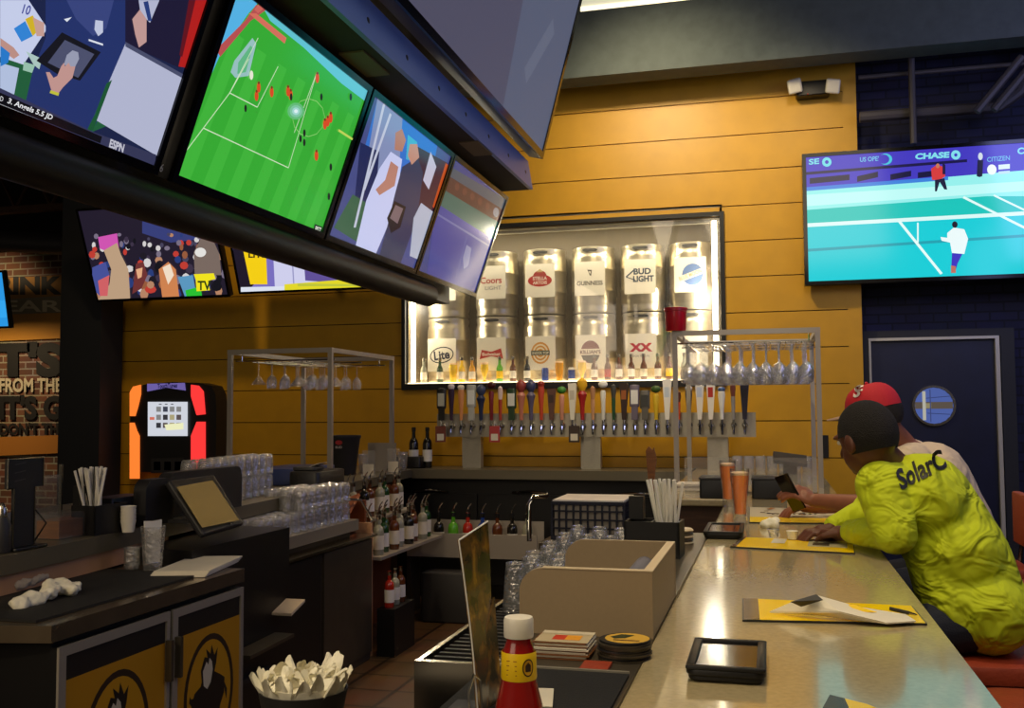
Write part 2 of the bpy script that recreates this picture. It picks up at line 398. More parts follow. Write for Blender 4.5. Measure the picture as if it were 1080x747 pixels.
    def build(s, name, mt, parent=None, warp=None):
        off = absloc(parent) if parent else Vector()
        me = bpy.data.meshes.new(name); vs = [(warp(p) if warp else p)-off for p in s.v]
        me.from_pydata([tuple(p) for p in vs], [], s.f); me.materials.append(M[mt])
        ca = me.color_attributes.new('Col', 'FLOAT_COLOR', 'CORNER'); data = []
        for f, c in zip(s.f, s.c): data += [*c, 1]*len(f)
        ca.data.foreach_set('color', data); me.update()
        o = bpy.data.objects.new(name, me); COL.objects.link(o); o.parent = parent; return o
# ================================================================= THE SETTING
def sbox(name, x0, x1, y0, y1, z0, z1, mt): return struct(MB().box(x0, x1, y0, y1, z0, z1).build(name, mt, smooth=0))
sbox('floor', -14, 5, -2, 12.5, -.06, 0, 'floor_tile')
sbox('ceiling', -14, 5, -2, 12.5, 5.4, 5.5, 'ceiling')
YW = 8.4
NX0, NX1, NZ0, NZ1 = -3.19, -.40, 1.80, 3.17     # keg niche opening
# back wall: yellow planks over a dark backing, with the niche cut out
mb = MB(); joints = [0.0]+[1.16+.2985*i-.2985*4 for i in range(1, 16)]
joints = [j for j in joints if j < 4.7]+[4.9]
WX0, WX1 = -6.75, .60
def wall_piece(x0, x1, z0, z1):
    if x1-x0 > .02 and z1-z0 > .01: mb.box(x0, x1, YW, YW+.03, z0, z1, 'plank')
for a, b in zip(joints[:-1], joints[1:]):
    a += .004; b -= .004
    if b <= NZ0 or a >= NZ1: wall_piece(WX0, WX1, a, b)
    else:
        wall_piece(WX0, NX0, a, b); wall_piece(NX1, WX1, a, b)
        if a < NZ0: wall_piece(NX0, NX1, a, NZ0)
        if b > NZ1: wall_piece(NX0, NX1, NZ1, b)
mb.box(WX1, .705, YW-.002, YW+.25, 0, 4.9, 'plank')
for x0, x1, z0, z1 in ((WX0, NX0, 0, 4.9), (NX1, WX1, 0, 4.9), (NX0, NX1, 0, NZ0), (NX0, NX1, NZ1, 4.9)): mb.box(x0, x1, YW+.025, YW+.06, z0, z1, 'plank_gap')
struct(mb.build('wall_back', 'plank', smooth=0))
sbox('wall_right', .70, 5, 8.64, 8.8, 0, 5.4, 'brick_navy')
sbox('wall_side', 4.6, 4.75, 2, 8.64, 0, 5.4, 'brick_navy')
sbox('wall_left', -14, -8.0, 11.2, 11.4, 0, 3.75, 'brick_sign')
sbox('wall_far', -14, -6, 12.3, 12.5, 0, 5.4, 'ceiling')
sbox('trim_1', -9, 4.6, 7.9, 8.15, 4.29, 4.84, 'beam')
sbox('trim_2', P(66, 300, Y=8.0).x, P(109, 300, Y=8.0).x, 7.98, 8.3, 0, 5.4, 'mullion')
# painted slogan on the brick wall
pc = Pic((0, 11.19, 0), (1, 0, 0), (0, 0, 1), .002)
BY = 11.19
def brickword(t, x0, x1, y0, y1, c, bold=.02): pc.pxtext(t, (x0, y1), (x1, y1), (x0, y0), c, bold)
pc.px([(-30, 296), (66, 290), (66, 316), (-30, 321)], (150, 104, 34)); pc.px([(-30, 318), (66, 312), (66, 330), (-30, 333)], (120, 112, 92))
brickword('DRINK', -24, 66, 292, 311, (18, 14, 12), .05)
brickword('YEAR', -20, 66, 317, 329, (190, 178, 150), .02)
pc.px([(-30, 333), (66, 330), (66, 357), (-30, 361)], (176, 122, 34))
brickword("IT'S", -14, 66, 361, 398, (14, 12, 11), .06)
brickword('FROM THE', 0, 66, 399, 414, (176, 166, 142), .03)
brickword("IT'S G", 0, 66, 417, 443, (14, 12, 11), .05)
brickword("DON'T THI", 0, 66, 446, 459, (20, 15, 12), .04)
pc.px([(-30, 462), (66, 459), (66, 478), (-30, 482)], (150, 96, 30))
pc.v and struct(pc.build('trim_3', 'print'))
# door
dx0, dx1 = P(915, 400, Y=8.6).x, P(1058, 400, Y=8.6).x; dz = P(985, 356, Y=8.6).z
door = struct(MB().box(dx0+.02, dx1-.03, 8.58, 8.635, .01, dz-.02).build('door_1', 'navy_door', smooth=0))
mb = MB().box(dx0-.05, dx0+.01, 8.55, 8.639, 0, dz+.06, 'mullion').box(dx1-.02, dx1+.08, 8.55, 8.639, 0, dz+.06, 'mullion').box(dx0+.01, dx1-.02, 8.55, 8.639, dz, dz+.06, 'mullion')
mb.box(dx0+.0105, dx0+.028, 8.54, 8.60, 0, dz-.022, 'door_chrome').box(dx1-.06, dx1-.03, 8.54, 8.60, 0, dz-.022, 'door_chrome').box(dx0+.01, dx1-.03, 8.54, 8.60, dz-.022, dz, 'door_chrome')
struct(mb.build('door_frame', 'mullion', door, smooth=0))
wc = P(985, 428, Y=8.57); R_ = .145
mb = MB(); n = 32
mb.rings([[V3(wc.x+r*math.cos(2*PI*k/n), y, wc.z+r*math.sin(2*PI*k/n)) for k in range(n)] for r, y in ((R_, 8.58), (R_, 8.555), (R_+.018, 8.555), (R_+.018, 8.58))], cap=False)
struct(mb.build('porthole_ring', 'steel_plain', door))
pc = Pic((wc.x, 8.574, wc.z), (1, 0, 0), (0, 0, 1), .0005)
pc.ell(0, 0, R_, R_, (92, 116, 196)); pc.clip = (-R_, R_, -R_, R_)
pc.rect(-R_*.97, R_*.97, -.025, .03, (108, 96, 84)); pc.rect(-.085, -.06, -R_*.8, R_*.8, (214, 212, 196)); pc.rect(-.06, -.02, -.02, .02, (170, 160, 120))
pc.line((-.06, .06), (.12, .075), .006, (60, 74, 130), False); pc.line((-.05, -.06), (.12, -.07), .006, (60, 74, 130), False); pc.rect(-.03, -.022, -R_*.9, R_*.9, (70, 84, 140))
g = pc.build('porthole_view', 'screen_dim', door); struct(g)
# clerestory light panels above the beam
for n_, (a, b) in enumerate(((612, 762), (803, 905))):
    x0, x1 = P(a, 10, Y=7.9).x, P(b, 0, Y=7.9).x
    t = thing('ceiling_light', 'long cream light box above the grey beam, '+('left of the two, nearest the big screen' if n_ == 0 else 'right of the two, at the top edge'), 'light', ((x0+x1)/2, 7.92, 4.86))
    MB().box(x0, x1, 7.905, 7.95, 4.845, 4.885).build('diffuser', 'lamp_edge', t, 0)
    MB().box(x0, x1, 7.93, 7.97, 4.885, 5.25).build('panel', 'lamp_panel', t, 0)
    MB().box(x0-.04, x0, 7.9, 7.98, 4.845, 5.3).box(x1, x1+.04, 7.9, 7.98, 4.845, 5.3).box(x0, x1, 7.9, 7.98, 5.25, 5.3).build('housing', 'mullion', t, 0)
# roof steel on the left and pipes on the right
for n_, (y, z) in enumerate(((9.4, 4.3), (10.6, 4.15))):
    mb = MB().box(-13.5, -6.9, y, y+.12, z+.5, z+.6).box(-13.5, -6.9, y, y+.12, z, z+.08)
    for i in range(12):
        x = -13.2+i*.54; mb.tube([(x, y+.06, z+.06), (x+.27, y+.06, z+.52), (x+.54, y+.06, z+.06)], .022, 6)
    tag(mb.build('roof_truss', 'wood_dark'), ['open web roof truss over the left room, nearer one', 'open web roof truss over the left room, farther one by the brick'][n_], 'truss')
tag(MB().tube([(-13, 9.9, 3.72), (-9.6, 9.9, 3.70), (-8.0, 9.9, 3.55)], .13, 12).build('air_duct', 'duct'), 'round dark air duct hanging over the left room', 'duct')
a = P(905, 82, Y=8.3); b = P(1055, 67, Y=8.3)
tag(MB().tube([(.72, 8.3, a.z), (3.2, 8.3, a.z)], .018).build('ceiling_pipe', 'pipe'), 'thin upper pipe running level above the tennis screen', 'pipe')
a = P(905, 124, Y=8.3)
tag(MB().tube([(.72, 8.3, a.z), (1.75, 8.3, a.z), (1.9, 8.3, a.z+.1), (2.2, 8.2, a.z+.7)], .045, 10).build('ceiling_pipe', 'pipe'), 'thick reddish lower pipe bending upwards above the tennis screen', 'pipe')
a = P(961, 60, Y=8.2)
tag(MB().tube([(a.x, 8.2, 4.3), (a.x, 8.2, 3.62)], .025).build('hanger_rod', 'pipe'), 'vertical pole hanging down to the tennis screen', 'pole')
tag(MB().tube([P(1030, 118, Y=8.0), P(1078, 60, Y=8.0)], .03).tube([P(1048, 116, Y=8.0), P(1095, 60, Y=8.0)], .03).build('conduit', 'pipe'), 'pair of slanting conduits in the top right corner', 'conduit')
# ================================================================= KEG NICHE
t = thing('display_case', 'long lit display recess in the yellow wall holding kegs', 'display case', ((NX0+NX1)/2, YW+.3, NZ0))
fw = .035
MB().box(NX0-fw, NX1+fw, YW-.03, YW+.04, NZ1, NZ1+fw).box(NX0-fw, NX1+fw, YW-.03, YW+.04, NZ0-.055, NZ0).box(NX0-fw, NX0, YW-.03, YW+.04, NZ0, NZ1).box(NX1, NX1+fw, YW-.03, YW+.04, NZ0, NZ1).build('frame', 'black', t, 0)
MB().box(NX0, NX1, YW+.60, YW+.62, NZ0, NZ1+.1, 'niche_back').box(NX0-.02, NX0, YW, YW+.62, NZ0, NZ1+.1, 'niche_back').box(NX1, NX1+.02, YW, YW+.62, NZ0, NZ1+.1, 'niche_back').box(NX0-.02, NX1+.02, YW, YW+.62, NZ1+.08, NZ1+.1, 'steel').box(NX0-.02, NX1+.02, YW, YW+.62, NZ0-.05, NZ0-.002, 'niche_back').build('case_body', 'niche_back', t, 0)
MB().box(NX0, NX1, YW+.04, YW+.60, NZ0-.002, NZ0+.012).build('glowing_shelf', 'light_shelf', t, 0)
for x, lb in ((NX0+.05, 'left'), (NX1-.05, 'right')):
    MB().tube([(x, YW+.05, NZ0+.02), (x, YW+.05, NZ1-.03)], .022, 8).build('light_tube', 'light_strip', t)
    lamp('niche_lamp', 'POINT', (x+(.06 if x < -1 else -.06), YW+.09, (NZ0+NZ1)/2), 14, (1, .9, .70), .05)
MB().box(NX0, NX1, YW+.05, YW+.11, NZ1-.04, NZ1-.02).build('top_rail', 'steel', t, 0)
lamp('niche_top', 'AREA', ((NX0+NX1)/2, YW+.10, NZ1-.03), 34, (1, .90, .66), .06, ((NX0+NX1)/2, YW+.4, NZ0+.5), sy=2.6).rotation_euler[2] += 0
bpy.data.objects['niche_top'].data.size = 2.6; bpy.data.objects['niche_top'].data.size_y = .08
bpy.data.objects['niche_top'].rotation_euler = (math.radians(25), 0, 0)
MB().box(NX0, NX1, YW+.02, YW+.026, NZ0, NZ1).build('glass_pane', 'glass', t, 0)
KY = YW+.36; KR = .196
def keg_proto():
    prof = [(0, 0), (.165, 0), (.185, .004), (.19, .02), (.185, .05), (.192, .085), (.196, .10), (.196, .185), (.2, .195), (.2, .21), (.196, .22), (.196, .375), (.2, .385), (.2, .40), (.196, .41), (.196, .48), (.19, .515), (.183, .53), (.19, .56), (.19, .585), (.183, .59), (.178, .585), (.176, .53), (.10, .54), (0, .545)]
    return prof
keg_data = []
specs_up = [466, 518, 569.5, 622, 675, 728]
KZ = (NZ0+.014, NZ0+.014+.596)
kx = [P(u, 290, Y=YW+.16).x for u in specs_up]
names_up = [('plain white', None), ('Coors Light', 'coors'), ('Stella Artois', 'stella'), ('Guinness', 'guin'), ('Bud Light', 'budl'), ('Blue Moon', 'moon')]
names_lo = [('Miller Lite', 'lite'), ('red bow tie', 'bud'), ('orange spiral', 'shock'), ('Killians', 'kill'), ('red XX', 'xx'), ('red star', 'star')]
desc_up = ['mostly hidden by the hanging screens, no emblem seen', 'with red COORS writing', 'with a red shield emblem', 'with a harp and GUINNESS writing', 'with blue BUD LIGHT writing', 'with a round blue emblem']
desc_lo = ['with an oval Lite emblem', 'with a red bow tie emblem', 'with an orange swirl emblem', 'with a round red and black emblem', 'with two red X letters', 'with a small red star']
body_me = None
for row in (0, 1):
    for i, x in enumerate(kx):
        z = KZ[row]
        k = thing('beer_keg', '%s row steel keg %s' % ('lower' if row == 0 else 'upper', (desc_lo if row == 0 else desc_up)[i]), 'keg', (x, KY, z), 0, 'steel kegs in the lit wall recess')
        if body_me is None:
            b_ = MB().lathe(keg_proto(), n=36).build('keg_body', 'keg', k, 40, world=False); body_me = b_.data
            h_ = MB()
            for s_ in (-1,):
                h_.rings([[V3(.038*math.cos(a)*1+ (0.03*(1 if math.cos(a) > 0 else -1)), -KR*.985, .556+.013*math.sin(a)) for a in [2*PI*q/16 for q in range(16)]], [V3(.038*math.cos(a)*1+(0.03*(1 if math.cos(a) > 0 else -1)), -KR*.93, .556+.013*math.sin(a)) for a in [2*PI*q/16 for q in range(16)]]])
            hobj = h_.build('handle_slot', 'keg_dark', k, world=False); slot_me = hobj.data
        else:
            for nm, me in (('keg_body', body_me), ('handle_slot', slot_me)):
                o = bpy.data.objects.new(nm, me); COL.objects.link(o); o.parent = k
        # emblem card
        pc = Pic((x+(.0 if row else -.0), KY-.205, z+(.30 if row else .25)), (1, 0, 0), (0, 0, 1), .0004)
        cx = 0; pc.rect(-.135, .135, -.15, .15, (238, 232, 214)); e = (names_up if row else names_lo)[i][1]
        if e == 'coors': pc.ctext('Coors', .0, .02, .06, (176, 40, 34), .20, .02); pc.ctext('LIGHT', .02, -.05, .035, (120, 120, 120), .15)
        if e == 'stella': pc.ell(0, 0, .11, .055, (176, 36, 28)); pc.ell(0, .045, .06, .045, (160, 40, 30)); pc.ctext('STELLA', 0, .02, .032, (240, 226, 210), .13, .02); pc.ctext('ARTOIS', 0, -.02, .028, (240, 226, 210), .13, .02); pc.poly([(-.03, .075), (.03, .075), (0, .105)], (196, 170, 120))
        if e == 'guin': pc.ctext('GUINNESS', 0, -.04, .04, (60, 56, 50), .23, .02); pc.poly([(-.02, .08), (.02, .075), (.012, .02), (0, .03)], (90, 84, 74)); pc.poly([(-.01, .065), (.01, .062), (.004, .04)], (238, 232, 214))
        if e == 'budl': pc.ctext('BUD', .02, .045, .055, (60, 76, 92), .15, .04); pc.ctext('LIGHT', .03, -.02, .055, (60, 76, 92), .18, .04); pc.line((-.12, .0), (-.05, .06), .012, (60, 76, 92), False); pc.line((-.12, .0), (-.04, -.03), .008, (60, 76, 92), False)
        if e == 'moon': pc.ell(.02, 0, .09, .095, (92, 120, 170)); pc.poly([(-.11, -.07), (.12, .01), (.12, .06), (-.11, -.02)], (238, 232, 214)); pc.ctext('BLUE MOON', .0, -.003, .035, (190, 150, 110), .2, .02, .34)
        if e == 'lite': pc.ell(0, 0, .115, .075, (30, 32, 50), .15); pc.ell(0, 0, .105, .065, (238, 232, 214), .15); pc.ctext('Lite', 0, 0, .085, (30, 34, 60), .15, .03, .12)
        if e == 'bud': pc.poly([(-.11, -.045), (0, -.02), (.11, -.045), (.09, .05), (0, .02), (-.09, .04)], (180, 40, 32)); pc.ctext('Budweiser', 0, 0, .03, (240, 225, 210), .17, .02)
        if e == 'shock':
            for r, c in ((.085, (214, 150, 60)), (.07, (238, 226, 196)), (.058, (214, 150, 60)), (.044, (238, 226, 196)), (.032, (214, 150, 60)), (.018, (238, 226, 196))): pc.ell(0, .0, r, r*1.15, c)
            pc.rect(-.085, .085, -.02, .022, (80, 84, 70)); pc.ctext('SHOCK TOP', 0, 0, .022, (230, 226, 200), .15, .02)
        if e == 'kill': pc.ell(0, 0, .085, .1, (116, 40, 30)); pc.poly([(-.085, -.02), (.085, -.02), (.06, -.075), (0, -.1), (-.06, -.075)], (50, 40, 30)); pc.rect(-.1, .1, -.028, .028, (235, 225, 205)); pc.ctext("KILLIAN'S", 0, 0, .034, (90, 26, 20), .18, .03)
        if e == 'xx': pc.ctext('XX', 0, .03, .075, (186, 32, 34), .2, .06); pc.ctext('DOS EQUIS', 0, -.045, .02, (120, 116, 104), .15)
        if e == 'star': pc.poly([(.04*(1 if q % 2 == 0 else .4)*math.sin(q*PI/5), .04*(1 if q % 2 == 0 else .4)*math.cos(q*PI/5)) for q in range(10)], (190, 30, 26))
        def bend(p, x=x):
            dx = p.x-x; return V3(p.x, KY-math.sqrt(max(.2035**2-dx*dx, .001))-(KY-.205-p.y), p.z)
        lb = pc
        # subdivide nothing: the card is stiff and only its ends touch the barrel
        lb.build('emblem_card', 'print', k)
# small bottles and cans on the glowing shelf
def bottle_mb(kind='long'):
    if kind == 'long': prof = [(0, 0), (.028, 0), (.031, .006), (.031, .115), (.028, .135), (.014, .165), (.0125, .215), (.0145, .22), (.0145, .232), (0, .232)]
    if kind == 'can': prof = [(0, 0), (.026, 0), (.033, .008), (.033, .112), (.028, .122), (0, .122)]
    if kind == 'glass': prof = [(0, 0), (.028, 0), (.032, .04), (.042, .13), (.038, .17), (0, .17)]
    if kind == 'pilsner': prof = [(0, 0), (.03, 0), (.008, .02), (.018, .05), (.04, .12), (.036, .165), (0, .165)]
    if kind == 'liquor': prof = [(0, 0), (.036, 0), (.039, .006), (.039, .17), (.034, .195), (.015, .215), (.014, .27), (.016, .272), (.016, .285), (0, .285)]
    if kind == 'wine': prof = [(0, 0), (.034, 0), (.037, .006), (.037, .19), (.03, .215), (.015, .235), (.014, .30), (.016, .302), (.016, .315), (0, .315)]
    return MB().lathe(prof, n=14)
BP = {}
def bottle(kind, mt, loc, label, cat='bottle', group=None, lab=None, cap=None, name=None, sc=1, pour=False):
    key = (kind, mt, lab, cap, pour)
    r = thing(name or {'can': 'beer_can', 'glass': 'beer_glass', 'pilsner': 'beer_glass'}.get(kind, 'bottle'), label, cat, loc, 0, group)
    if key not in BP:
        parts = [('glass_body', bottle_mb(kind), mt)]
        H = {'long': (.031, .03, .10), 'liquor': (.039, .04, .14), 'wine': (.037, .05, .14), 'can': (.033, .02, .10)}.get(kind)
        if lab and H: parts.append(('paper_label', MB().lathe([(H[0]+.0008, H[1]), (H[0]+.0008, H[2])], n=14), lab))
        top = {'long': .225, 'liquor': .272, 'wine': .302}.get(kind)
        if cap and top: parts.append(('cap', MB().lathe([(0, top+.012), (.0165, top+.011), (.017, top-.012), (.0155, top-.02)], n=12), cap))
        if pour: parts.append(('pour_spout', MB().tube([(0, 0, .285), (0, 0, .30), (.01, 0, .33), (.028, 0, .352)], [.008, .006, .005, .004], 8), 'chrome'))
        if kind in ('glass', 'pilsner'): parts.append(('foam', MB().lathe([(.0375, .165), (.039, .172), (.036, .182), (0, .184)], n=14), 'foam'))
        BP[key] = [(n_, m_.build(n_, q_, r, world=False).data) for n_, m_, q_ in parts]
    else:
        for n_, me in BP[key]:
            o = bpy.data.objects.new(n_, me); COL.objects.link(o); o.parent = r
    r.scale = (sc, sc, sc)
    return r
shelf = [(447, 'long', 'bottle_clear', 'white'), (464, 'long', 'bottle_green', 'white'), (478, 'glass', 'bottle_yellow', None), (487, 'long', 'bottle_yellow', 'white'), (498, 'long', 'bottle_amber', 'white'), (511, 'pilsner', 'bottle_yellow', None),
         (527, 'long', 'bottle_lime', 'yellow_card'), (541, 'long', 'bottle_brown', 'white'), (556, 'long', 'bottle_dark', 'white'), (575, 'can', 'bottle_blue', None), (590, 'glass', 'bottle_amber', None), (603, 'can', 'white', 'bottle_blue'),
         (614, 'pilsner', 'bottle_yellow', None), (627, 'long', 'bottle_brown', 'white'), (641, 'long', 'bottle_brown', 'bottle_red'), (653, 'long', 'bottle_brown', 'white'), (666, 'long', 'bottle_brown', 'white'), (679, 'long', 'bottle_brown', 'paper'), (694, 'long', 'bottle_brown', 'white'), (706, 'long', 'bottle_brown', 'yellow_card'), (722, 'long', 'bottle_clear', 'white')]
kegname = lambda u: 'under the Lite card' if u < 485 else 'by the bow tie keg' if u < 535 else 'by the orange swirl keg' if u < 592 else "by the Killian's keg" if u < 645 else 'by the XX keg' if u < 700 else 'at the right end of the shelf'
cnt = {}
colw = dict(bottle_clear='pale clear', bottle_green='green', bottle_yellow='bright yellow', bottle_amber='amber', bottle_lime='lime green', bottle_brown='brown', bottle_dark='near black', bottle_blue='blue', white='white')
for j, (u, kd, mt_, lb) in enumerate(shelf):
    x = P(u, 400, Y=YW+.11).x
    if j: prev = shelf[j-1][2]
    l = '%s %s on the glowing shelf %s' % (colw[mt_], {'long': 'beer bottle', 'can': 'beer can', 'glass': 'filled beer glass', 'pilsner': 'filled pilsner glass'}[kd], kegname(u))
    key = l; cnt[key] = cnt.get(key, 0)+1
    if cnt[key] > 1: l = l.replace(' on the', ', %s of its colour there, on the' % ['', 'second', 'third', 'fourth'][cnt[key]-1], 1)
    bottle(kd, mt_, (x, YW+.11, NZ0+.0125), l, {'long': 'bottle', 'can': 'can'}.get(kd, 'glass'), 'beer bottles, cans and glasses on the glowing shelf', lb, 'steel_plain' if kd == 'long' else None, sc=.95)
# ================================================================= TAP TOWER
TY = 8.08
t = thing('beer_tap_tower', 'long stainless beer tap rail on three posts with thirty taps', 'beer taps', (-1.47, TY, 1.07))
x0, x1 = P(461, 450, Y=TY).x, P(797, 450, Y=TY).x
MB().box(x0, x1, TY, TY+.12, 1.335, 1.53).build('manifold', 'steel', t, 0)
for u in (496.5, 622.5, 757): 
    x = P(u, 480, Y=TY).x; MB().box(x-.082, x+.082, TY+.02, TY+.10, 1.071, 1.335).build('post', 'steel', t, 0)
taps = [(467.9, 410, 'label', (24, 22, 20), (200, 200, 180)), (478.2, 405, 'taper', (56, 26, 52), (236, 226, 220)), (488.5, 406, 'taper', (226, 150, 90), (238, 226, 200)), (499.2, 406, 'label', (180, 180, 170), (235, 235, 225)),
        (509.3, 405, 'figure', (30, 40, 74), (60, 70, 100)), (520.2, 403, 'ball', (120, 20, 24), (70, 12, 16)), (529.6, 407, 'thin', (170, 60, 40), (226, 200, 190)), (541.4, 410, 'label', (34, 60, 34), (226, 224, 210)),
        (551.5, 400, 'figure', (196, 120, 96), (150, 60, 50)), (561.8, 400, 'figure', (92, 84, 110), (60, 66, 100)), (572.5, 402, 'taper', (196, 70, 36), (150, 40, 30)), (583.2, 410, 'wedge', (96, 62, 50), (60, 40, 34)),
        (594.1, 408, 'ball', (206, 140, 110), (70, 140, 50)), (605.2, 404, 'wedge', (232, 226, 206), (200, 190, 170)), (615.7, 398, 'figure', (170, 30, 30), (236, 180, 30)), (626.7, 407, 'thin', (200, 150, 110), (180, 130, 90)),
        (637.6, 402, 'ball', (222, 220, 208), (236, 234, 224)), (648.5, 405, 'thin', (40, 80, 50), (70, 70, 66)), (659.4, 404, 'wedge', (50, 30, 24), (160, 90, 40)), (670.6, 406, 'label', (106, 96, 112), (230, 228, 220)),
        (681.4, 412, 'label', (96, 92, 84), (60, 60, 56)), (693, 407, 'ball', (214, 180, 40), (60, 90, 30)), (704.6, 400, 'wedge', (238, 234, 222), (200, 210, 220)), (716.6, 412, 'thin', (200, 80, 40), (90, 40, 20)), (727.5, 407, 'taper', (60, 60, 70), (200, 200, 200)),
        (738.8, 400, 'wedge', (230, 224, 212), (190, 200, 220)), (750.4, 400, 'wedge', (232, 226, 214), (180, 50, 40)), (762, 408, 'taper', (226, 226, 220), (60, 90, 140)), (774, 402, 'thin', (140, 136, 130), (110, 60, 50)), (785.8, 401, 'wedge', (30, 28, 46), (20, 20, 30))]
fa_me = None
for j, (u, ty, sh, c1, c2) in enumerate(taps):
    p = P(u, 452, Y=TY); x = p.x
    if fa_me is None:
        mb = MB().tube([(0, 0, 0), (0, -.045, 0), (0, -.062, -.004), (0, -.075, -.03), (0, -.078, -.075)], [.013, .013, .012, .011, .009], 8).tube([(0, 0, 0), (0, -.012, 0)], [.026, .022], 10).tube([(0, -.055, 0), (0, -.055, .045)], [.014, .008], 8)
        fo = mb.build('faucet', 'chrome', t, world=False); fa_me = fo.data
    else: fo = bpy.data.objects.new('faucet', fa_me); COL.objects.link(fo); fo.parent = t
    fo.location = Vector((x, TY, 1.43))-Vector(t.location)
    ztop = P(u, ty, Y=TY-.05).z; hb = .045; H = ztop-1.43
    pn = 'tap_%d' % j
    mat('ta%d' % j, c1, .4); mat('tb%d' % j, c2, .4); A, B = 'ta%d' % j, 'tb%d' % j
    mb = MB(); y = -.055
    L = H-hb
    if sh == 'label': mb.box(-.02, .02, y-.01, y+.01, hb, hb+L*.4, A).rbox(-.031, .031, y-.013, y+.013, hb+L*.36, H, .02, A).box(-.022, .022, y-.0145, y-.012, hb+L*.45, H-L*.15, B)
    if sh == 'taper': mb.lathe([(0, hb), (.010, hb), (.013, hb+L*.3), (.022, hb+L*.75), (.019, hb+L*.86)], (0, y, 0), 10, A).lathe([(.019, hb+L*.86), (.024, H-.02), (.016, H-.004), (0, H)], (0, y, 0), 10, B)
    if sh == 'figure': mb.lathe([(0, hb), (.012, hb), (.015, hb+L*.3), (.02, hb+L*.45), (.03, hb+L*.6), (.016, hb+L*.68)], (0, y, 0), 10, A).lathe([(.016, hb+L*.68), (.034, hb+L*.8), (.03, H-.03), (.012, H-.01), (0, H)], (0, y, 0), 10, B)
    if sh == 'ball': mb.lathe([(0, hb), (.011, hb), (.014, hb+L*.4), (.018, hb+L*.7), (.012, hb+L*.76)], (0, y, 0), 10, A).ball((0, y, H-.028), (.03, .022, .03), 8, B)
    if sh == 'thin': mb.lathe([(0, hb), (.009, hb), (.013, hb+L*.5), (.012, hb+L*.6)], (0, y, 0), 8, A).lathe([(.012, hb+L*.6), (.017, hb+L*.8), (.014, H-.015), (0, H)], (0, y, 0), 8, B)
    if sh == 'wedge': mb.prism([(-.012, y-.01, hb), (.012, y-.01, hb), (.03, y-.01, H-.02), (.022, y-.01, H), (-.026, y-.01, H-.004)], (0, .02, 0), A).box(-.015, .015, y-.0115, y-.0102, hb+L*.55, hb+L*.8, B)
    h = mb.build('tap_handle', A, fo, world=False); h.scale = (1.3, 1, 1)
for u, c in ((464.5, (120, 60, 44)), (521.5, (176, 60, 60)), (605.5, (66, 52, 44))):
    p = P(u, 459, Y=TY-.09); q = mat('tg%d' % int(u), c, .6)
    k = thing('tag_card', {464: 'small brownish card hanging under the leftmost tap', 521: 'small red card hanging under the sixth tap', 605: 'dark card hanging under the middle taps'}[int(u)], 'card', (p.x, TY-.085, p.z-.06))
    MB().box(p.x-.045, p.x+.045, TY-.09, TY-.084, p.z-.06, p.z+.075).build('card', 'tg%d' % int(u), k, 0)
    MB().box(p.x-.03, p.x+.03, TY-.0912, TY-.0902, p.z-.045, p.z+.01).build('print', 'paper', k, 0)
    MB().tube([(p.x, TY-.087, p.z+.07), (p.x, TY-.08, p.z+.12)], .002, 6).build('string', 'white', k)
# ================================================================= COUNTERS
def slab_with_edge(mb, pts, z0, z1, mt=None): mb.prism([(x, y, z0) for x, y in pts], (0, 0, z1-z0), mt)
# right bar with its stone top
t = thing('bar_counter', 'long straight bar with a glossy beige stone top running away from us', 'bar counter', (.05, 4, 0))
mb = MB(); slab_with_edge(mb, [(-.25, -.2), (.34, -.2), (.34, 8.39), (-.62, 8.39), (-.62, 5.45), (-.25, 5.45)], 1.03, 1.07)
o = mb.build('countertop', 'quartz', t, 0); bv = o.modifiers.new('b', 'BEVEL'); bv.width = .008; bv.segments = 3
MB().box(-.22, .06, 0, 7.9, .0, 1.028).box(-.6, -.22, 5.5, 7.9, 0, 1.028).build('base', 'wood_dark', t, 0)
MB().tube([(.16, .2, .18), (.16, 7.7, .18)], .022, 10).build('foot_rail', 'steel_plain', t)
# near leg of the bar and the service ledge
t = thing('service_ledge', 'low service ledge beside the bar holding coasters and a partition', 'counter', (-.36, 2.2, 0))
mb = MB(); slab_with_edge(mb, [(-.25, .3), (-.25, 3.95), (-.52, 3.95), (-.52, 1.52), (-.80, 1.455), (-.95, 1.41), (-.95, .3)], 1.03, 1.068)
mb.build('ledge_top', 'dark_steel', t, 0)
MB().box(-.5, -.27, 1.6, 3.9, 0, 1.028).box(-.9, -.27, .4, 1.35, 0, 1.028).build('base', 'black', t, 0)
# back counter
t = thing('back_counter', 'steel-edged counter along the yellow wall under the taps', 'counter', (-2, 8.1, 0))
MB().box(-3.85, -.63, 7.86, 8.395, .995, 1.07).build('countertop', 'counter_grey', t, 0)
MB().box(-3.3, -.65, 8.0, 8.39, 0, .99).build('base', 'black', t, 0)
for i in range(3):
    x = -3.2+i*.86; d = MB().box(x, x+.80, 7.965, 7.998, .12, .86).build('cooler_door', 'black', t, 0)
    MB().tube([(x+.25, 7.955, .88), (x+.40, 7.93, .895), (x+.55, 7.955, .88)], .010, 8).build('handle', 'chrome', d)
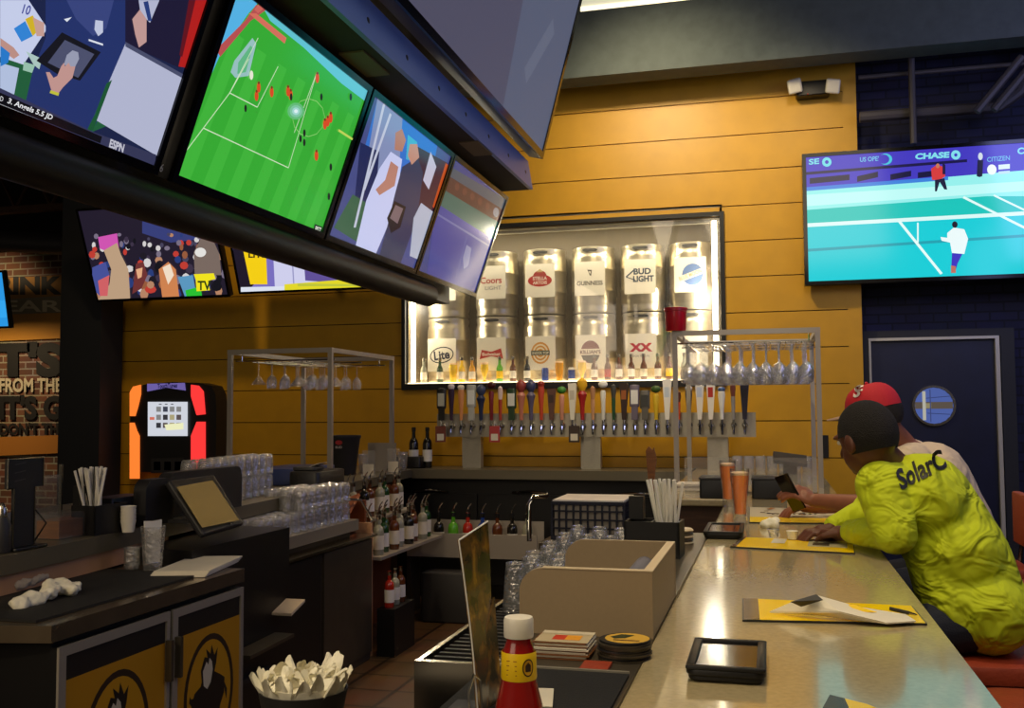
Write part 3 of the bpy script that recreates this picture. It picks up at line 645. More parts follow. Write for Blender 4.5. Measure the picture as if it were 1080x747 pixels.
# left counter (the far leg of the bar)
t = thing('left_bar_counter', 'left-hand bar counter with a steel front edge carrying glass racks', 'counter', (-3.0, 5, 0))
lc = [(-2.44, 2.0), (-2.52, 3.2), (-2.93, 7.855), (-3.85, 7.855), (-3.45, 2.0)]
mb = MB(); slab_with_edge(mb, lc, 1.005, 1.07); mb.build('countertop', 'counter_grey', t, 0)
mb = MB(); slab_with_edge(mb, [(-2.70, 2.1), (-2.80, 4.0), (-3.06, 7.85), (-3.7, 7.85), (-3.35, 2.1)], 0, 1.0); mb.build('base', 'wood_dark', t, 0)
mb = MB(); slab_with_edge(mb, [(-2.465, 2.1), (-2.545, 3.3), (-2.60, 3.9), (-2.62, 3.9), (-2.565, 3.3), (-2.485, 2.1)], .935, 1.004); mb.build('splash_panel', 'peach', t, 0)
# ================================================================= TELEVISIONS
def tv(label, TLc, U, V, w, h, depth=.06, bez=.018, group='screens over the bar', chin=None, back=True, name='television'):
    """TLc: lower-left corner of the glass; U right, V up as seen by the viewer"""
    O = Vector(TLc); U = Vector(U).normalized(); V = Vector(V).normalized(); N = U.cross(V).normalized()
    c0 = O+U*w/2+V*h/2-N*depth/2
    t = thing(name, label, 'television', tuple(O+U*w/2-V*bez-N*depth/2), 0, group)
    mb = MB().obox(c0-N*.006, U*(w/2+bez), V*(h/2+bez), N*(depth/2)); hb = mb.build('housing', 'black', t, 0)
    mb = MB(); d = .004
    for a, b, c_, e in ((-bez, w+bez, -bez*1.0, 0), (-bez, w+bez, h, h+bez), (-bez, 0, 0, h), (w, w+bez, 0, h)):
        mb.obox(O+U*(a+b)/2+V*(c_+e)/2-N*.003, U*(b-a)/2, V*(e-c_)/2, N*d*1.8)
    mb.build('bezel', 'black_gloss', t, 0)
    pc = Pic(O-N*.003, U, V, .00006); pc.clip = (0, w, 0, h); pc.t = t
    return pc
# --- row of four hanging TVs (plane found from the perspective of their edges)
TX, TZ, TILT = -1.6, 2.19, .34
UU = V3(0, 1, 0); VV = V3(math.sin(TILT), 0, math.cos(TILT)); LY = [1.39, 2.42, 3.40, 4.375]; TW, TH = .92, .545
desc = ['leftmost hanging screen showing a person holding a tablet', 'second hanging screen showing a green football pitch', 'third hanging screen showing people in white and grey tops', 'farthest hanging screen showing a dim blue court']
TVS = []
for i in range(4):
    TVS.append(tv(desc[i], (TX, LY[i]-.0, TZ+.02), UU, VV, TW, TH, .05, .022))
# screen 1
p = TVS[0]; W_, H_ = TW, TH
p.rect(0, W_, 0, H_, (28, 36, 70)); p.px([(0, 0), (30, 0), (50, 30), (20, 75), (0, 90)], (196, 204, 232))
p.px([(0, 60), (60, 80), (120, 130), (95, 140), (0, 104)], (34, 92, 58)); p.px([(0, 66), (20, 72), (14, 104), (0, 98)], (176, 190, 220))
p.px([(25, 65), (60, 76), (58, 84), (24, 74)], (150, 190, 170))
p.px([(48, 0), (132, 0), (134, 60), (126, 84), (96, 140), (26, 112), (34, 76), (48, 40)], (36, 50, 104)); p.px([(70, 0), (120, 0), (112, 30), (98, 38), (80, 20)], (56, 68, 124))
p.px([(132, 0), (205, 0), (190, 72), (132, 46)], (30, 26, 52)); p.px([(146, 0), (168, 0), (158, 24), (148, 14)], (176, 180, 206)); p.px([(151, 2), (156, 1), (160, 22), (156, 22)], (40, 60, 120))
p.px([(205, 0), (224, 0), (200, 72), (188, 70)], (176, 30, 28)); p.px([(199, 0), (206, 0), (192, 60), (189, 58)], (96, 20, 30))
p.px([(98, 125), (132, 46), (196, 82), (168, 166)], (176, 180, 206)); p.px([(132, 44), (196, 80), (195, 84), (132, 49)], (72, 76, 104))
p.px([(90, 140), (100, 120), (112, 88), (118, 84), (98, 137)], (28, 84, 50))
p.px([(27, 54), (44, 62), (41, 73), (35, 68)], (170, 196, 190)); p.px([(38, 64), (65, 34), (106, 55), (84, 85), (60, 78)], (22, 22, 30)); p.px([(50, 66), (68, 42), (99, 57), (82, 82)], (76, 80, 108))
p.px([(67, 68), (70, 58), (76, 53), (82, 55), (83, 62), (78, 72)], (150, 154, 176))
p.px([(48, 76), (52, 76), (56, 82), (60, 80), (64, 70), (67, 66), (68, 70), (72, 66), (74, 70), (79, 70), (76, 82), (66, 92), (60, 100), (54, 96)], (190, 146, 140)); p.px([(53, 95), (62, 98), (61, 101), (52, 98)], (190, 190, 60))
p.px([(0, 40), (14, 50), (20, 58), (14, 62), (0, 52)], (186, 142, 132)); p.px([(0, 48), (10, 56), (8, 66), (0, 70)], (40, 120, 200)); p.px([(14, 30), (26, 22), (34, 38), (22, 44)], (50, 130, 210)); p.px([(26, 20), (34, 16), (42, 30), (34, 38)], (206, 176, 40)); p.px([(34, 18), (46, 24), (46, 38), (38, 38)], (196, 156, 146))
p.px([(139, 20), (147, 10), (154, 20), (154, 44), (146, 50), (142, 36)], (190, 150, 146)); p.px([(67, 20), (75, 18), (70, 23)], (220, 224, 236)); p.px([(93, 41), (108, 46), (108, 48), (93, 43)], (220, 224, 236)); p.px([(100, 21), (108, 22), (108, 34), (103, 38), (99, 31)], (190, 196, 220))
p.pxtext('10', (22, 14), (30, 16), (25, 4), (70, 76, 150), .02)
p.px([(-4, 91), (100, 140), (164, 163), (161, 190), (-4, 118)], (52, 54, 84)); p.px([(-4, 96), (107, 144), (105, 151), (-4, 108)], (14, 14, 20)); p.px([(-4, 108), (104, 152), (104, 154), (-4, 111)], (190, 190, 196))
p.pxtext('3. Angels 5.5 JD', (6, 110), (53, 128), (9, 103), (226, 226, 230), .02)
p.pxtext('D', (-1, 106), (2, 107), (0, 101), (226, 226, 230)); p.pxtext('ESPN', (114, 155), (129, 161), (116, 146), (190, 190, 204), .04); p.px([(112, 157), (128, 163), (127, 165), (111, 159)], (120, 120, 140))
o = p.build('screen', 'screen', p.t)
q = Pic(p.O+V3(.02, 0, 0), UU, VV); q.ctext('6', TW+.0+.012, -.006, .022, (190, 190, 190)); q.build('number_sticker', 'print', p.t)
# screen 2: football
p = TVS[1]
p.rect(0, TW, 0, TH, (54, 168, 50))
for i in range(7): p.poly([(.13*i, 0), (.13*i+.065, 0), (.13*i+.105, TH*.8), (.13*i+.05, TH*.8)], (64, 178, 58))
p.px([(243, 0), (275, 0), (262, 14), (232, 58), (214, 98), (210, 80)], (84, 176, 226)); p.px([(270, -5), (300, 10), (360, 60), (394, 92), (392, 112), (360, 88), (320, 50), (285, 22)], (96, 190, 206)); p.px([(270, -5), (300, 8), (352, 48), (394, 90), (394, 96), (350, 58), (300, 16)], (96, 150, 226))
p.px([(270, 5), (284, 8), (264, 22), (232, 60), (228, 52), (258, 22)], (180, 80, 80)); p.px([(262, 14), (270, 14), (302, 40), (300, 46)], (210, 110, 90)); p.px([(276, 0), (284, 4), (272, 14), (268, 10)], (200, 100, 90))
p.px([(247, 64), (266, 40), (270, 46), (262, 80), (248, 82), (243, 76)], (150, 190, 190)); p.px([(251, 66), (264, 48), (266, 50), (259, 76), (250, 78)], (96, 180, 130))
wl = (206, 226, 190)
for a, b in (((272, 40), (242, 98)), ((242, 98), (197, 158)), ((214, 135), (304, 177)), ((304, 177), (334, 76)), ((242, 98), (271, 113)), ((271, 113), (293, 70)), ((334, 76), (310, 140)), ((242, 98), (262, 62))): p.line(a, b, .003, wl)
for i in range(12):
    a0, a1 = 2*PI*i/12, 2*PI*(i+1)/12; p.line((325+17*math.cos(a0), 124+20*math.sin(a0)), (325+17*math.cos(a1), 124+20*math.sin(a1)), .002, (150, 210, 120))
for x, y in ((270, 101), (286, 97), (306, 100), (334, 82), (345, 128), (342, 131), (333, 164), (272, 92), (303, 96), (348, 124)): p.pxell(x, y, 2, 5.5, (214, 74, 36)); p.pxell(x, y-5, 1.2, 1.5, (120, 60, 30))
for x, y in ((258, 114), (316, 146), (320, 150), (338, 102), (348, 176), (346, 207), (369, 102), (320, 140), (306, 102)): p.pxell(x, y, 1.4, 4, (30, 40, 30))
p.pxell(264, 79, 2, 5, (230, 230, 210)); p.line((356, 137), (376, 150), .008, (190, 210, 90))
for r, c in ((9, (100, 186, 120)), (6.5, (126, 196, 160)), (4, (160, 214, 206)), (2, (220, 240, 240))): p.pxell(311, 117, r, r, c)
p.px([(331, 236), (339, 239), (337, 247), (329, 244)], (20, 40, 30)); p.pxtext('PST', (331, 244), (337, 246), (332, 238), (220, 226, 210), .02)
p.build('screen', 'screen', p.t)
# screen 3
p = TVS[2]
p.rect(0, TW, 0, TH, (70, 76, 130)); p.px([(400, 98), (462, 150), (452, 200), (384, 158)], (56, 110, 196)); p.px([(398, 104), (425, 118), (420, 190), (380, 210)], (130, 140, 180))
p.px([(380, 150), (400, 160), (396, 210), (372, 230)], (34, 40, 84)); p.px([(352, 240), (372, 205), (396, 220), (384, 260)], (60, 96, 70))
for i, (a, b) in enumerate((((405, 110), (374, 240)), ((412, 120), (384, 200)))): p.line(a, b, .02, (190, 194, 214))
p.px([(432, 150), (472, 172), (462, 222), (440, 240)], (64, 34, 50)); p.px([(470, 172), (478, 178), (464, 226), (456, 218)], (186, 76, 30)); p.px([(430, 142), (440, 150), (436, 170), (428, 168)], (70, 170, 200))
p.px([(386, 212), (400, 178), (412, 160), (424, 168), (420, 196), (408, 240), (392, 278), (372, 272)], (196, 200, 236)); p.px([(417, 140), (424, 136), (428, 148), (424, 160), (416, 158)], (176, 120, 100)); p.px([(412, 170), (420, 176), (416, 196), (400, 206), (396, 200), (406, 190)], (180, 126, 110))
p.px([(424, 176), (440, 166), (446, 182), (440, 230), (420, 284), (398, 276), (408, 240), (416, 206)], (56, 58, 84)); p.px([(432, 152), (440, 152), (442, 166), (434, 174), (430, 164)], (190, 136, 116))
p.px([(408, 230), (416, 212), (428, 218), (422, 240), (412, 246)], (24, 24, 34)); p.px([(411, 230), (417, 216), (425, 220), (419, 236)], (120, 100, 104))
p.px([(436, 230), (444, 214), (460, 226), (446, 276), (432, 270)], (174, 178, 196)); p.px([(446, 190), (454, 160), (460, 176), (452, 200)], (190, 186, 206))
p.px([(350, 262), (352, 250), (440, 290), (440, 300)], (120, 124, 150)); p.build('screen', 'screen_dim' if 0 else 'screen', p.t)
# screen 4
p = TVS[3]
p.rect(0, TW, 0, TH, (70, 82, 150)); p.px([(462, 168), (540, 214), (534, 240), (456, 190)], (92, 104, 118)); p.px([(462, 190), (534, 238), (530, 258), (455, 212)], (74, 120, 112)); p.px([(474, 186), (532, 222), (528, 236), (468, 200)], (96, 66, 66))
for i in range(6): p.pxell(482+i*8, 197+i*5.2, 2.4, 4, (120, 76, 70))
p.px([(460, 214), (522, 254), (506, 308), (450, 290)], (70, 80, 172)); p.line((458, 224), (520, 262), .010, (120, 124, 190)); p.line((492, 250), (480, 296), .008, (110, 118, 190)); p.px([(492, 258), (497, 262), (494, 280), (489, 284), (488, 272)], (150, 154, 206)); p.pxell(523, 224, 3, 5, (150, 150, 160))
p.build('screen', 'screen_dim', p.t)
# mounting tube and truss behind the row
t = thing('screen_truss', 'dark hanging framework carrying both rows of screens over the bar', 'framework', (-1.7, 3.0, 2.08))
MB().tube([(-1.64, .3, 2.12), (-1.64, 4.62, 2.12)], .055, 14).build('mounting_tube', 'black', t)
MB().box(-1.86, -1.72, .3, 5.2, 2.14, 2.26).build('lower_beam', 'black', t, 0)
for y in (1.9, 2.9, 3.9, 4.9): MB().box(-1.82, -1.74, y-.03, y+.03, 2.2, 3.4).build('upright', 'black', t, 0)
YE = 5.27
A_ = P(562, 200, Y=YE); B_ = P(557, 174, Y=YE); C_ = P(573, 174, Y=YE); D_ = P(616, 0, Y=YE)
MB().prism([(A_.x, YE, A_.z), (A_.x-.02, YE, A_.z), (B_.x-.03, YE, B_.z+.02), (B_.x, YE, B_.z+.02)], (0, -5.1, 0)).build('edge_strip', 'alu_blue_glow', t, 0)
for i in range(12):
    y = YE-.12-.36*i; e = (A_+B_)/2; MB().ball((e.x+.001, y, e.z), (.004, .012, .012), 5).build('bolt', 'black', t)
MB().box(-1.47, A_.x-.02, .2, YE, A_.z+.0, A_.z+.03).build('soffit', 'soffit', t, 0)
MB().box(-2.6, -1.45, .2, YE-.05, 3.35, 3.40).build('top_deck', 'soffit', t, 0)
for i, (a, b) in enumerate(((502, 157), (385, 68))):
    q = P(a, b, Z=A_.z-.004); MB().box(q.x-.045, q.x+.045, q.y-.12, q.y+.12, A_.z-.006, A_.z).build('light_patch', 'soffit_light_tan', t, 0)  # tan plates stand in for patches of light at the soffit
for y in (.6, 2.2, 3.8, 5.1): MB().box(-2.0, -1.9, y-.05, y+.05, 3.4, 5.4).build('hanger', 'black', t, 0)
# upper row of big unlit screens, their grey tones painted as emission
tl = math.atan2(D_.x-C_.x, D_.z-C_.z); V2 = V3(math.sin(tl), 0, math.cos(tl)); w2 = 2.15
for i in range(2):
    y1 = YE-.02-i*(w2+.07)
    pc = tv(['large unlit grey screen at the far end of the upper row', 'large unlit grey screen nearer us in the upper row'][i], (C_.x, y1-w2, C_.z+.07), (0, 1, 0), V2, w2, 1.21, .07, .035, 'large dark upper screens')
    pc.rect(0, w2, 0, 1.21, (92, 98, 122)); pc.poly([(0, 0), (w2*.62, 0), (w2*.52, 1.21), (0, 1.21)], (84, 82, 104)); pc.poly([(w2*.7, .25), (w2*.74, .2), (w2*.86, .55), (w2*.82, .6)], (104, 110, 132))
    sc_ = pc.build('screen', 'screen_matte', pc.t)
# --- TVs on the left part of the back wall (tipped forward)
def pxtv(label, bl, br, tl_, Yp, depth=.06, tip=0, asp=16/9, bez=.02, group='screens on the walls'):
    b0, b1 = P(*bl, Y=Yp), P(*br, Y=Yp); w_ = (b1-b0).length; U_ = V3(1, 0, 0)
    V_ = V3(0, -math.sin(tip), math.cos(tip)); return tv(label, b0, U_, V_, b1.x-b0.x, (b1.x-b0.x)/asp, depth, bez, group), b1.x-b0.x, (b1.x-b0.x)/asp
p, w_, h_ = pxtv('wall screen showing a crowd in winter clothes, left of the two', (104, 316), (240, 314), None, 7.86, tip=.38, asp=1.62)
p.rect(0, w_, 0, h_, (34, 28, 44)); p.px([(150, 230), (210, 238), (232, 250), (180, 256), (150, 246)], (54, 62, 120))
random.seed(3)
for i in range(150):
    x = random.uniform(95, 238); y = random.uniform(246, 312); r = 1.6+(y-240)*.055
    c = random.choice([(210, 206, 206), (60, 50, 70), (150, 90, 60), (180, 130, 100), (40, 60, 120), (190, 60, 50), (30, 26, 36), (120, 110, 130), (20, 20, 28), (70, 66, 90)])
    p.pxell(x, y, r*random.uniform(.7, 1.2), r*random.uniform(.8, 1.5), c, 8)
p.px([(104, 250), (124, 246), (126, 262), (116, 266), (106, 262)], (206, 84, 176)); p.px([(110, 264), (124, 256), (128, 268), (136, 284), (138, 316), (104, 316), (116, 300), (118, 284)], (186, 156, 126)); p.px([(98, 282), (112, 276), (116, 290), (106, 312), (98, 304)], (70, 80, 150)); p.px([(104, 296), (116, 290), (114, 312), (106, 312)], (206, 96, 100))
p.px([(144, 278), (152, 276), (156, 290), (150, 304), (140, 310)], (110, 50, 50)); p.px([(144, 284), (151, 282), (150, 292), (146, 294)], (226, 170, 130)); p.px([(168, 284), (178, 276), (186, 284), (190, 316), (172, 316)], (206, 130, 80)); p.px([(172, 282), (180, 278), (184, 290), (178, 300)], (240, 220, 196))
p.px([(205, 266), (212, 252), (224, 250), (232, 268), (234, 290), (206, 290)], (120, 104, 96)); p.pxell(212, 266, 6, 5, (226, 224, 220)); p.px([(188, 292), (204, 290), (208, 312), (196, 314)], (90, 150, 190)); p.px([(196, 306), (212, 302), (214, 314), (198, 316)], (40, 190, 50))
p.px([(205, 289), (226, 288), (228, 294), (220, 296), (222, 306), (208, 307), (207, 295)], (240, 226, 30)); p.pxtext('TV', (209, 306), (223, 306), (209, 296), (40, 60, 20), .03)
MB().tube([(-5.6, 7.93, 3.1), (-5.6, 8.37, 3.1)], .03, 8).build('wall_bracket', 'black', p.t); p.build('screen', 'screen', p.t)
p, w_, h_ = pxtv('wall screen showing a tall yellow beer glass, right of the two', (254, 308), (388, 305), None, 7.9, tip=.38, asp=1.66)
p.rect(0, w_, 0, h_, (120, 110, 190)); p.px([(244, 250), (256, 252), (266, 305), (252, 308)], (30, 24, 40)); p.px([(256, 252), (262, 262), (268, 300), (264, 304)], (24, 20, 30))
p.px([(253, 240), (280, 250), (282, 300), (264, 300), (256, 262)], (244, 206, 20)); p.pxtext('LITE', (262, 272), (281, 272), (262, 265), (40, 30, 20), .03); p.px([(288, 265), (330, 270), (336, 300), (290, 304)], (206, 206, 236)); p.line((308, 268), (310, 302), .012, (150, 150, 196))
p.px([(320, 268), (366, 292), (350, 298), (322, 296)], (96, 80, 150)); p.px([(300, 300), (374, 294), (388, 300), (388, 305), (300, 307)], (226, 214, 40)); p.px([(254, 303), (300, 302), (300, 308), (254, 309)], (220, 226, 240)); p.px([(314, 299), (384, 300), (384, 302), (314, 302)], (190, 196, 60)); MB().tube([(-4.0, 7.93, 3.1), (-4.0, 8.37, 3.1)], .03, 8).build('wall_bracket', 'black', p.t)
p.build('screen', 'screen', p.t)
# --- tennis screen
TVY = 8.25
b0 = P(853, 297, Y=TVY); b1 = P(1086, 291, Y=TVY); tl_ = P(853, 166, Y=TVY)
Wt = 1.80; Ht = tl_.z-b0.z
p = tv('big bright wall screen showing a tennis match on a turquoise court', (b0.x, TVY, b0.z), (1, 0, 0), (0, 0, 1), Wt, Ht, .07, .03, 'screens on the walls')
p.rect(0, Wt, 0, Ht, (30, 206, 206)); p.px([(845, 150), (1100, 140), (1100, 190), (845, 200)], (66, 56, 190)); p.px([(845, 200), (1100, 178), (1100, 214), (845, 222)], (150, 240, 236))
p.px([(845, 182), (1020, 168), (1020, 171), (845, 185)], (24, 20, 70)); p.px([(845, 198), (1000, 186), (1000, 190), (845, 202)], (60, 130, 220))
for a, b in (((854, 188), (896, 184)), ((904, 186), (926, 181)), ((939, 184), (961, 180)), ((968, 182), (985, 180))): p.px([(a[0], a[1]), (b[0], b[1]), (b[0], b[1]+6), (a[0], a[1]+6)], (20, 18, 60))
p.px([(845, 206), (1100, 190), (1100, 200), (845, 218)], (190, 250, 246)); p.px([(845, 222), (1040, 207), (1100, 207), (1100, 222), (845, 236)], (20, 196, 186))
p.px([(845, 241), (1100, 224), (1100, 300), (845, 305)], (16, 204, 214)); p.px([(845, 236), (1100, 222), (1100, 226), (845, 240)], (220, 250, 246))
p.px([(846, 263), (1100, 246), (1100, 249), (846, 266)], (30, 160, 176))
for a, b, w_ in (((948, 233), (993, 289), .02), ((1016, 208), (1100, 250), .018), ((1048, 206), (1100, 231), .014), ((968, 235), (968, 256), .012)): p.line(a, b, w_, (226, 252, 248))
p.pxtext('SE', (853, 174), (864, 173), (853, 168), (120, 220, 230), .03); p.pxell(872, 171, 5, 5, (110, 220, 230)); p.pxell(872, 171, 2, 2, (66, 56, 190)); p.pxtext('US OPEN', (907, 171), (930, 169.5), (907, 166), (110, 190, 230), .02)
p.pxell(934, 168, 7, 6, (70, 200, 220)); p.pxell(932, 168, 6, 5, (66, 56, 190))
p.pxtext('CHASE', (965, 168.5), (1001, 166.5), (965.5, 162), (130, 222, 236), .05); p.pxell(1008, 163.5, 5, 5, (130, 222, 236)); p.pxell(1008, 163.5, 1.8, 1.8, (66, 56, 190))
p.pxtext('CITIZEN', (1041, 171), (1065, 169), (1041, 166), (110, 190, 230), .01); p.pxell(1046, 179, 5, 5.5, (240, 250, 250)); p.px([(1053, 174), (1065, 173), (1065, 178), (1053, 179)], (220, 240, 245)); p.px([(1053, 181), (1065, 180), (1065, 183), (1053, 184)], (190, 226, 240)); p.pxtext('C', (1073, 163), (1080, 162.5), (1073, 156), (130, 222, 236), .04)
p.px([(982, 178), (988, 174), (995, 176), (997, 186), (991, 190), (983, 190)], (214, 60, 60)); p.pxell(989, 175, 2, 2.5, (200, 120, 90)); p.px([(986, 190), (996, 188), (999, 200), (996, 200), (991, 192), (988, 202), (986, 202)], (30, 30, 60)); p.px([(994, 172), (997, 174), (997, 184), (994, 184)], (30, 26, 60))
p.px([(1031, 169), (1037, 169), (1036, 186), (1033, 187), (1030, 186)], (26, 26, 56)); p.pxell(1034, 165, 2.5, 4, (210, 220, 230))
p.px([(999, 246), (1006, 240), (1017, 242), (1021, 252), (1017, 268), (1004, 267), (1002, 256), (993, 254), (992, 250), (999, 251)], (236, 250, 250)); p.pxell(1007, 237, 3, 3.5, (30, 26, 40)); p.px([(1004, 267), (1015, 268), (1010, 278), (1008, 285), (1003, 285)], (60, 50, 190)); p.px([(1003, 280), (1008, 281), (1008, 288), (1003, 288)], (190, 110, 90))
p.build('screen', 'screen', p.t)
# --- blue screen at the left edge
b1 = P(9, 344, Y=9.6)
p = tv('partly seen bright blue screen at the left edge before the brick wall', (b1.x-1.1, 9.6, b1.z), (1, 0, 0), (0, -.2, 1), 1.1, .62, .05, .025, 'screens on the walls')
MB().tube([(b1.x-.55, 9.70, b1.z+.5), (b1.x-.55, 9.70, 5.4)], .03, 8).build('ceiling_pole', 'black', p.t); p.rect(0, 1.1, 0, .62, (40, 150, 226)); p.rect(.3, 1.1, .1, .3, (50, 166, 240)); p.build('screen', 'screen', p.t)
# ================================================================= GLASSWARE
def wine_prof(): return [(.034, 0), (.034, .002), (.006, .006), (.0035, .02), (.0035, .085), (.012, .095), (.030, .115), (.036, .14), (.034, .165), (.030, .185)]
def martini_prof(): return [(.036, 0), (.036, .002), (.006, .006), (.0035, .02), (.0035, .095), (.055, .16)]
def pint_prof(): return [(0, .004), (.029, .004), (.030, 0), (.032, .02), (.041, .135), (.043, .15), (.0405, .15), (.0385, .13), (.030, .02), (0, .015)]
def tumbler_prof(): return [(0, .008), (.026, .007), (.029, 0), (.035, .006), (.039, .022), (.0405, .05), (.039, .075), (.040, .10), (.042, .115), (.0395, .115), (.0375, .09), (.033, .02), (0, .016)]
GP = {}
def glassware(kind, loc, label, group, flip=False, mt='glass_bright', cat='glass', name=None, sc=1):
    key = (kind, flip, mt)
    prof = {'wine': wine_prof, 'martini': martini_prof, 'pint': pint_prof, 'tumbler': tumbler_prof}[kind]()
    if key not in GP:
        H = max(z for r, z in prof); pr = [(r, H-z) for r, z in prof] if flip else prof
        o = MB().lathe(pr, n=18).build(name or {'wine': 'wine_glass', 'martini': 'martini_glass', 'pint': 'pint_glass', 'tumbler': 'tumbler'}[kind], mt, None, 40, world=False); GP[key] = o.data
    else:
        o = bpy.data.objects.new(name or {'wine': 'wine_glass', 'martini': 'martini_glass', 'pint': 'pint_glass', 'tumbler': 'tumbler'}[kind], GP[key]); COL.objects.link(o)
    o.location = loc; o.scale = (sc, sc, sc)
    return tag(o, label, cat, group)
def rack(label, x0, x1, y0, y1, zt, xin0, xin1, yin0, yin1):
    t = thing('glass_rack', label, 'glass rack', ((x0+x1)/2, (y0+y1)/2, 1.07)); r = .016
    for x in (x0, x1):
        for y in (y0, y1): MB().box(x-r+.001, x+r-.001, y-r+.001, y+r-.001, 1.0705, zt-.03).build('post', 'satin_steel', t, 0)
    mb = MB().box(x0-r, x1+r, y0-r, y0+r, zt-.03, zt+.002).box(x0-r, x1+r, y1-r, y1+r, zt-.03, zt+.002).box(x0-r, x0+r, y0+r, y1-r, zt-.03, zt+.001).box(x1-r, x1+r, y0+r, y1-r, zt-.03, zt+.001)
    mb.build('top_frame', 'satin_steel', t, 0)
    mb = MB(); x = xin0
    while x <= xin1+.01:
        mb.tube([(x-.016, yin0, zt-.085), (x-.016, yin1, zt-.085)], .004, 6).tube([(x+.016, yin0, zt-.085), (x+.016, yin1, zt-.085)], .004, 6); x += .095
    for y in (yin0+.02, (yin0+yin1)/2, yin1-.02): mb.tube([(x0, y, zt-.075), (x1, y, zt-.075)], .005, 6)
    for y in (yin0+.02, yin1-.02):
        for x in (x0+.05, x1-.05): mb.tube([(x, y, zt-.02), (x, y, zt-.08)], .004, 6)
    mb.build('hanging_rails', 'chrome', t)
    return t
rack('steel glass rack full of hanging stemware above the right bar', -.60, .275, 6.40, 7.40, 2.052, -.50, .20, 6.45, 7.35)
ZR = 2.052-.079
for i in range(10):
    for j in range(6):
        x = -.53+.082*i; y = 6.50+.15*j
        glassware('wine', (x, y, ZR-.185*1.35), 'upside-down wine glass hanging in the crowded rack above the right bar', 'stemware in the right rack', True, sc=1.35)
rack('steel glass rack with a few hanging glasses above the left counter', -3.66, -2.90, 6.2, 7.32, 1.985, -3.5, -3.05, 6.25, 7.2)
ZR = 1.985-.079
for i in range(5):
    for j in range(5):
        k = 'martini' if (i+j) % 3 == 0 else 'wine'
        glassware(k, (-3.53+.105*i, 6.36+.19*j, ZR-(.16 if k == 'martini' else .185)), 'upside-down %s glass hanging in the sparser rack above the left counter' % k, '%s glasses in the left rack' % k, True)
q = P(714, 348, Y=6.4)
t = thing('plastic_tub', 'red plastic tub standing on the corner of the right glass rack', 'tub', (-.60, 6.42, 2.054))
MB().lathe([(0, 0), (.062, 0), (.066, .01), (.07, .125), (.074, .13), (.074, .138), (.066, .138), (.062, .02), (0, .012)], (-.595, 6.42, 2.054), 20).build('tub_body', 'red_plastic', t)
MB().lathe([(0, 0), (.078, 0), (.078, .012), (.06, .016), (0, .018)], (-.595, 6.42, 2.192), 20).build('lid', 'red_plastic', t)
# stacked tumblers on the left counter (two tiers)
for tier in (0, 1):
    for r_ in range(3):
        for i in range(9):
            x = -2.78-.012*i-.095*r_; y = 4.48+i*.10
            if tier == 1 and r_ == 2: continue
            glassware('tumbler', (x, y, 1.071+tier*.121+(.0)), 'clear tumbler in the %s tier of glasses on the left counter' % ('upper' if tier else 'lower'), 'two tiers of tumblers on the left counter', True)
# tumblers drying on the steel cooler top
for r_ in range(3):
    for i in range(12):
        glassware('tumbler', (-2.555-.088*r_, 4.60+i*.096, .886), 'upside-down tumbler drying on the steel cabinet top', 'tumblers drying on the steel cabinet', True)
for r_ in range(3):
    for i in range(7):
        glassware('tumbler', (-2.555-.088*r_, 5.08+i*.096, .886+.117), 'upside-down tumbler stacked on top of the drying ones', 'second tier of drying tumblers', True)
# pints on the drainboard right of centre
for r_ in range(3):
    for i in range(9):
        glassware('pint', (-.60-.095*r_+(.02 if i % 2 else 0), 2.98+i*.13+.03*r_, .921), 'upside-down pint glass draining behind the beige partition', 'pint glasses on the drainboard', True)
# glasses at the back right counter
for r_ in range(2):
    for i in range(7):
        glassware('tumbler', (-.28+i*.088, 8.0+r_*.1, 1.071), 'clear glass in the row on the back counter behind the right rack', 'glasses on the back right counter')
# ================================================================= UNDER-BAR EQUIPMENT
t = thing('drainboard', 'ribbed dark drainboard with draining pint glasses inside the bar', 'drainboard', (-.69, 3.3, 0))
MB().box(-.86, -.53, 2.38, 4.25, .80, .885).build('tray', 'dark_steel', t, 0)
mb = MB().box(-.875, -.861, 2.379, 4.27, .85, .925).box(-.875, -.53, 2.36, 2.379, .80, .926)
mb.build('rim', 'steel_plain', t, 0)
mb = MB()
for i in range(44): mb.box(-.852, -.535, 2.40+i*.042, 2.415+i*.042, .885, .918)
mb.build('ribs', 'black', t, 0)
MB().box(-.84, -.55, 2.42, 4.2, .45, .80).build('basin', 'dark_steel', t, 0)
for x in (-.83, -.58):
    for y in (2.45, 4.15): MB().box(x-.02, x+.02, y-.02, y+.02, 0, .45).build('leg', 'steel_plain', t, 0)
t = thing('side_shelf', 'low steel shelf end just below the drainboard at the bottom edge', 'shelf', (-.84, 2.1, 0))
MB().box(-.96, -.54, 1.75, 2.15, .80, .835).build('shelf_top', 'dark_steel', t, 0); MB().box(-.94, -.56, 1.78, 2.13, 0, .80).build('body', 'black', t, 0)
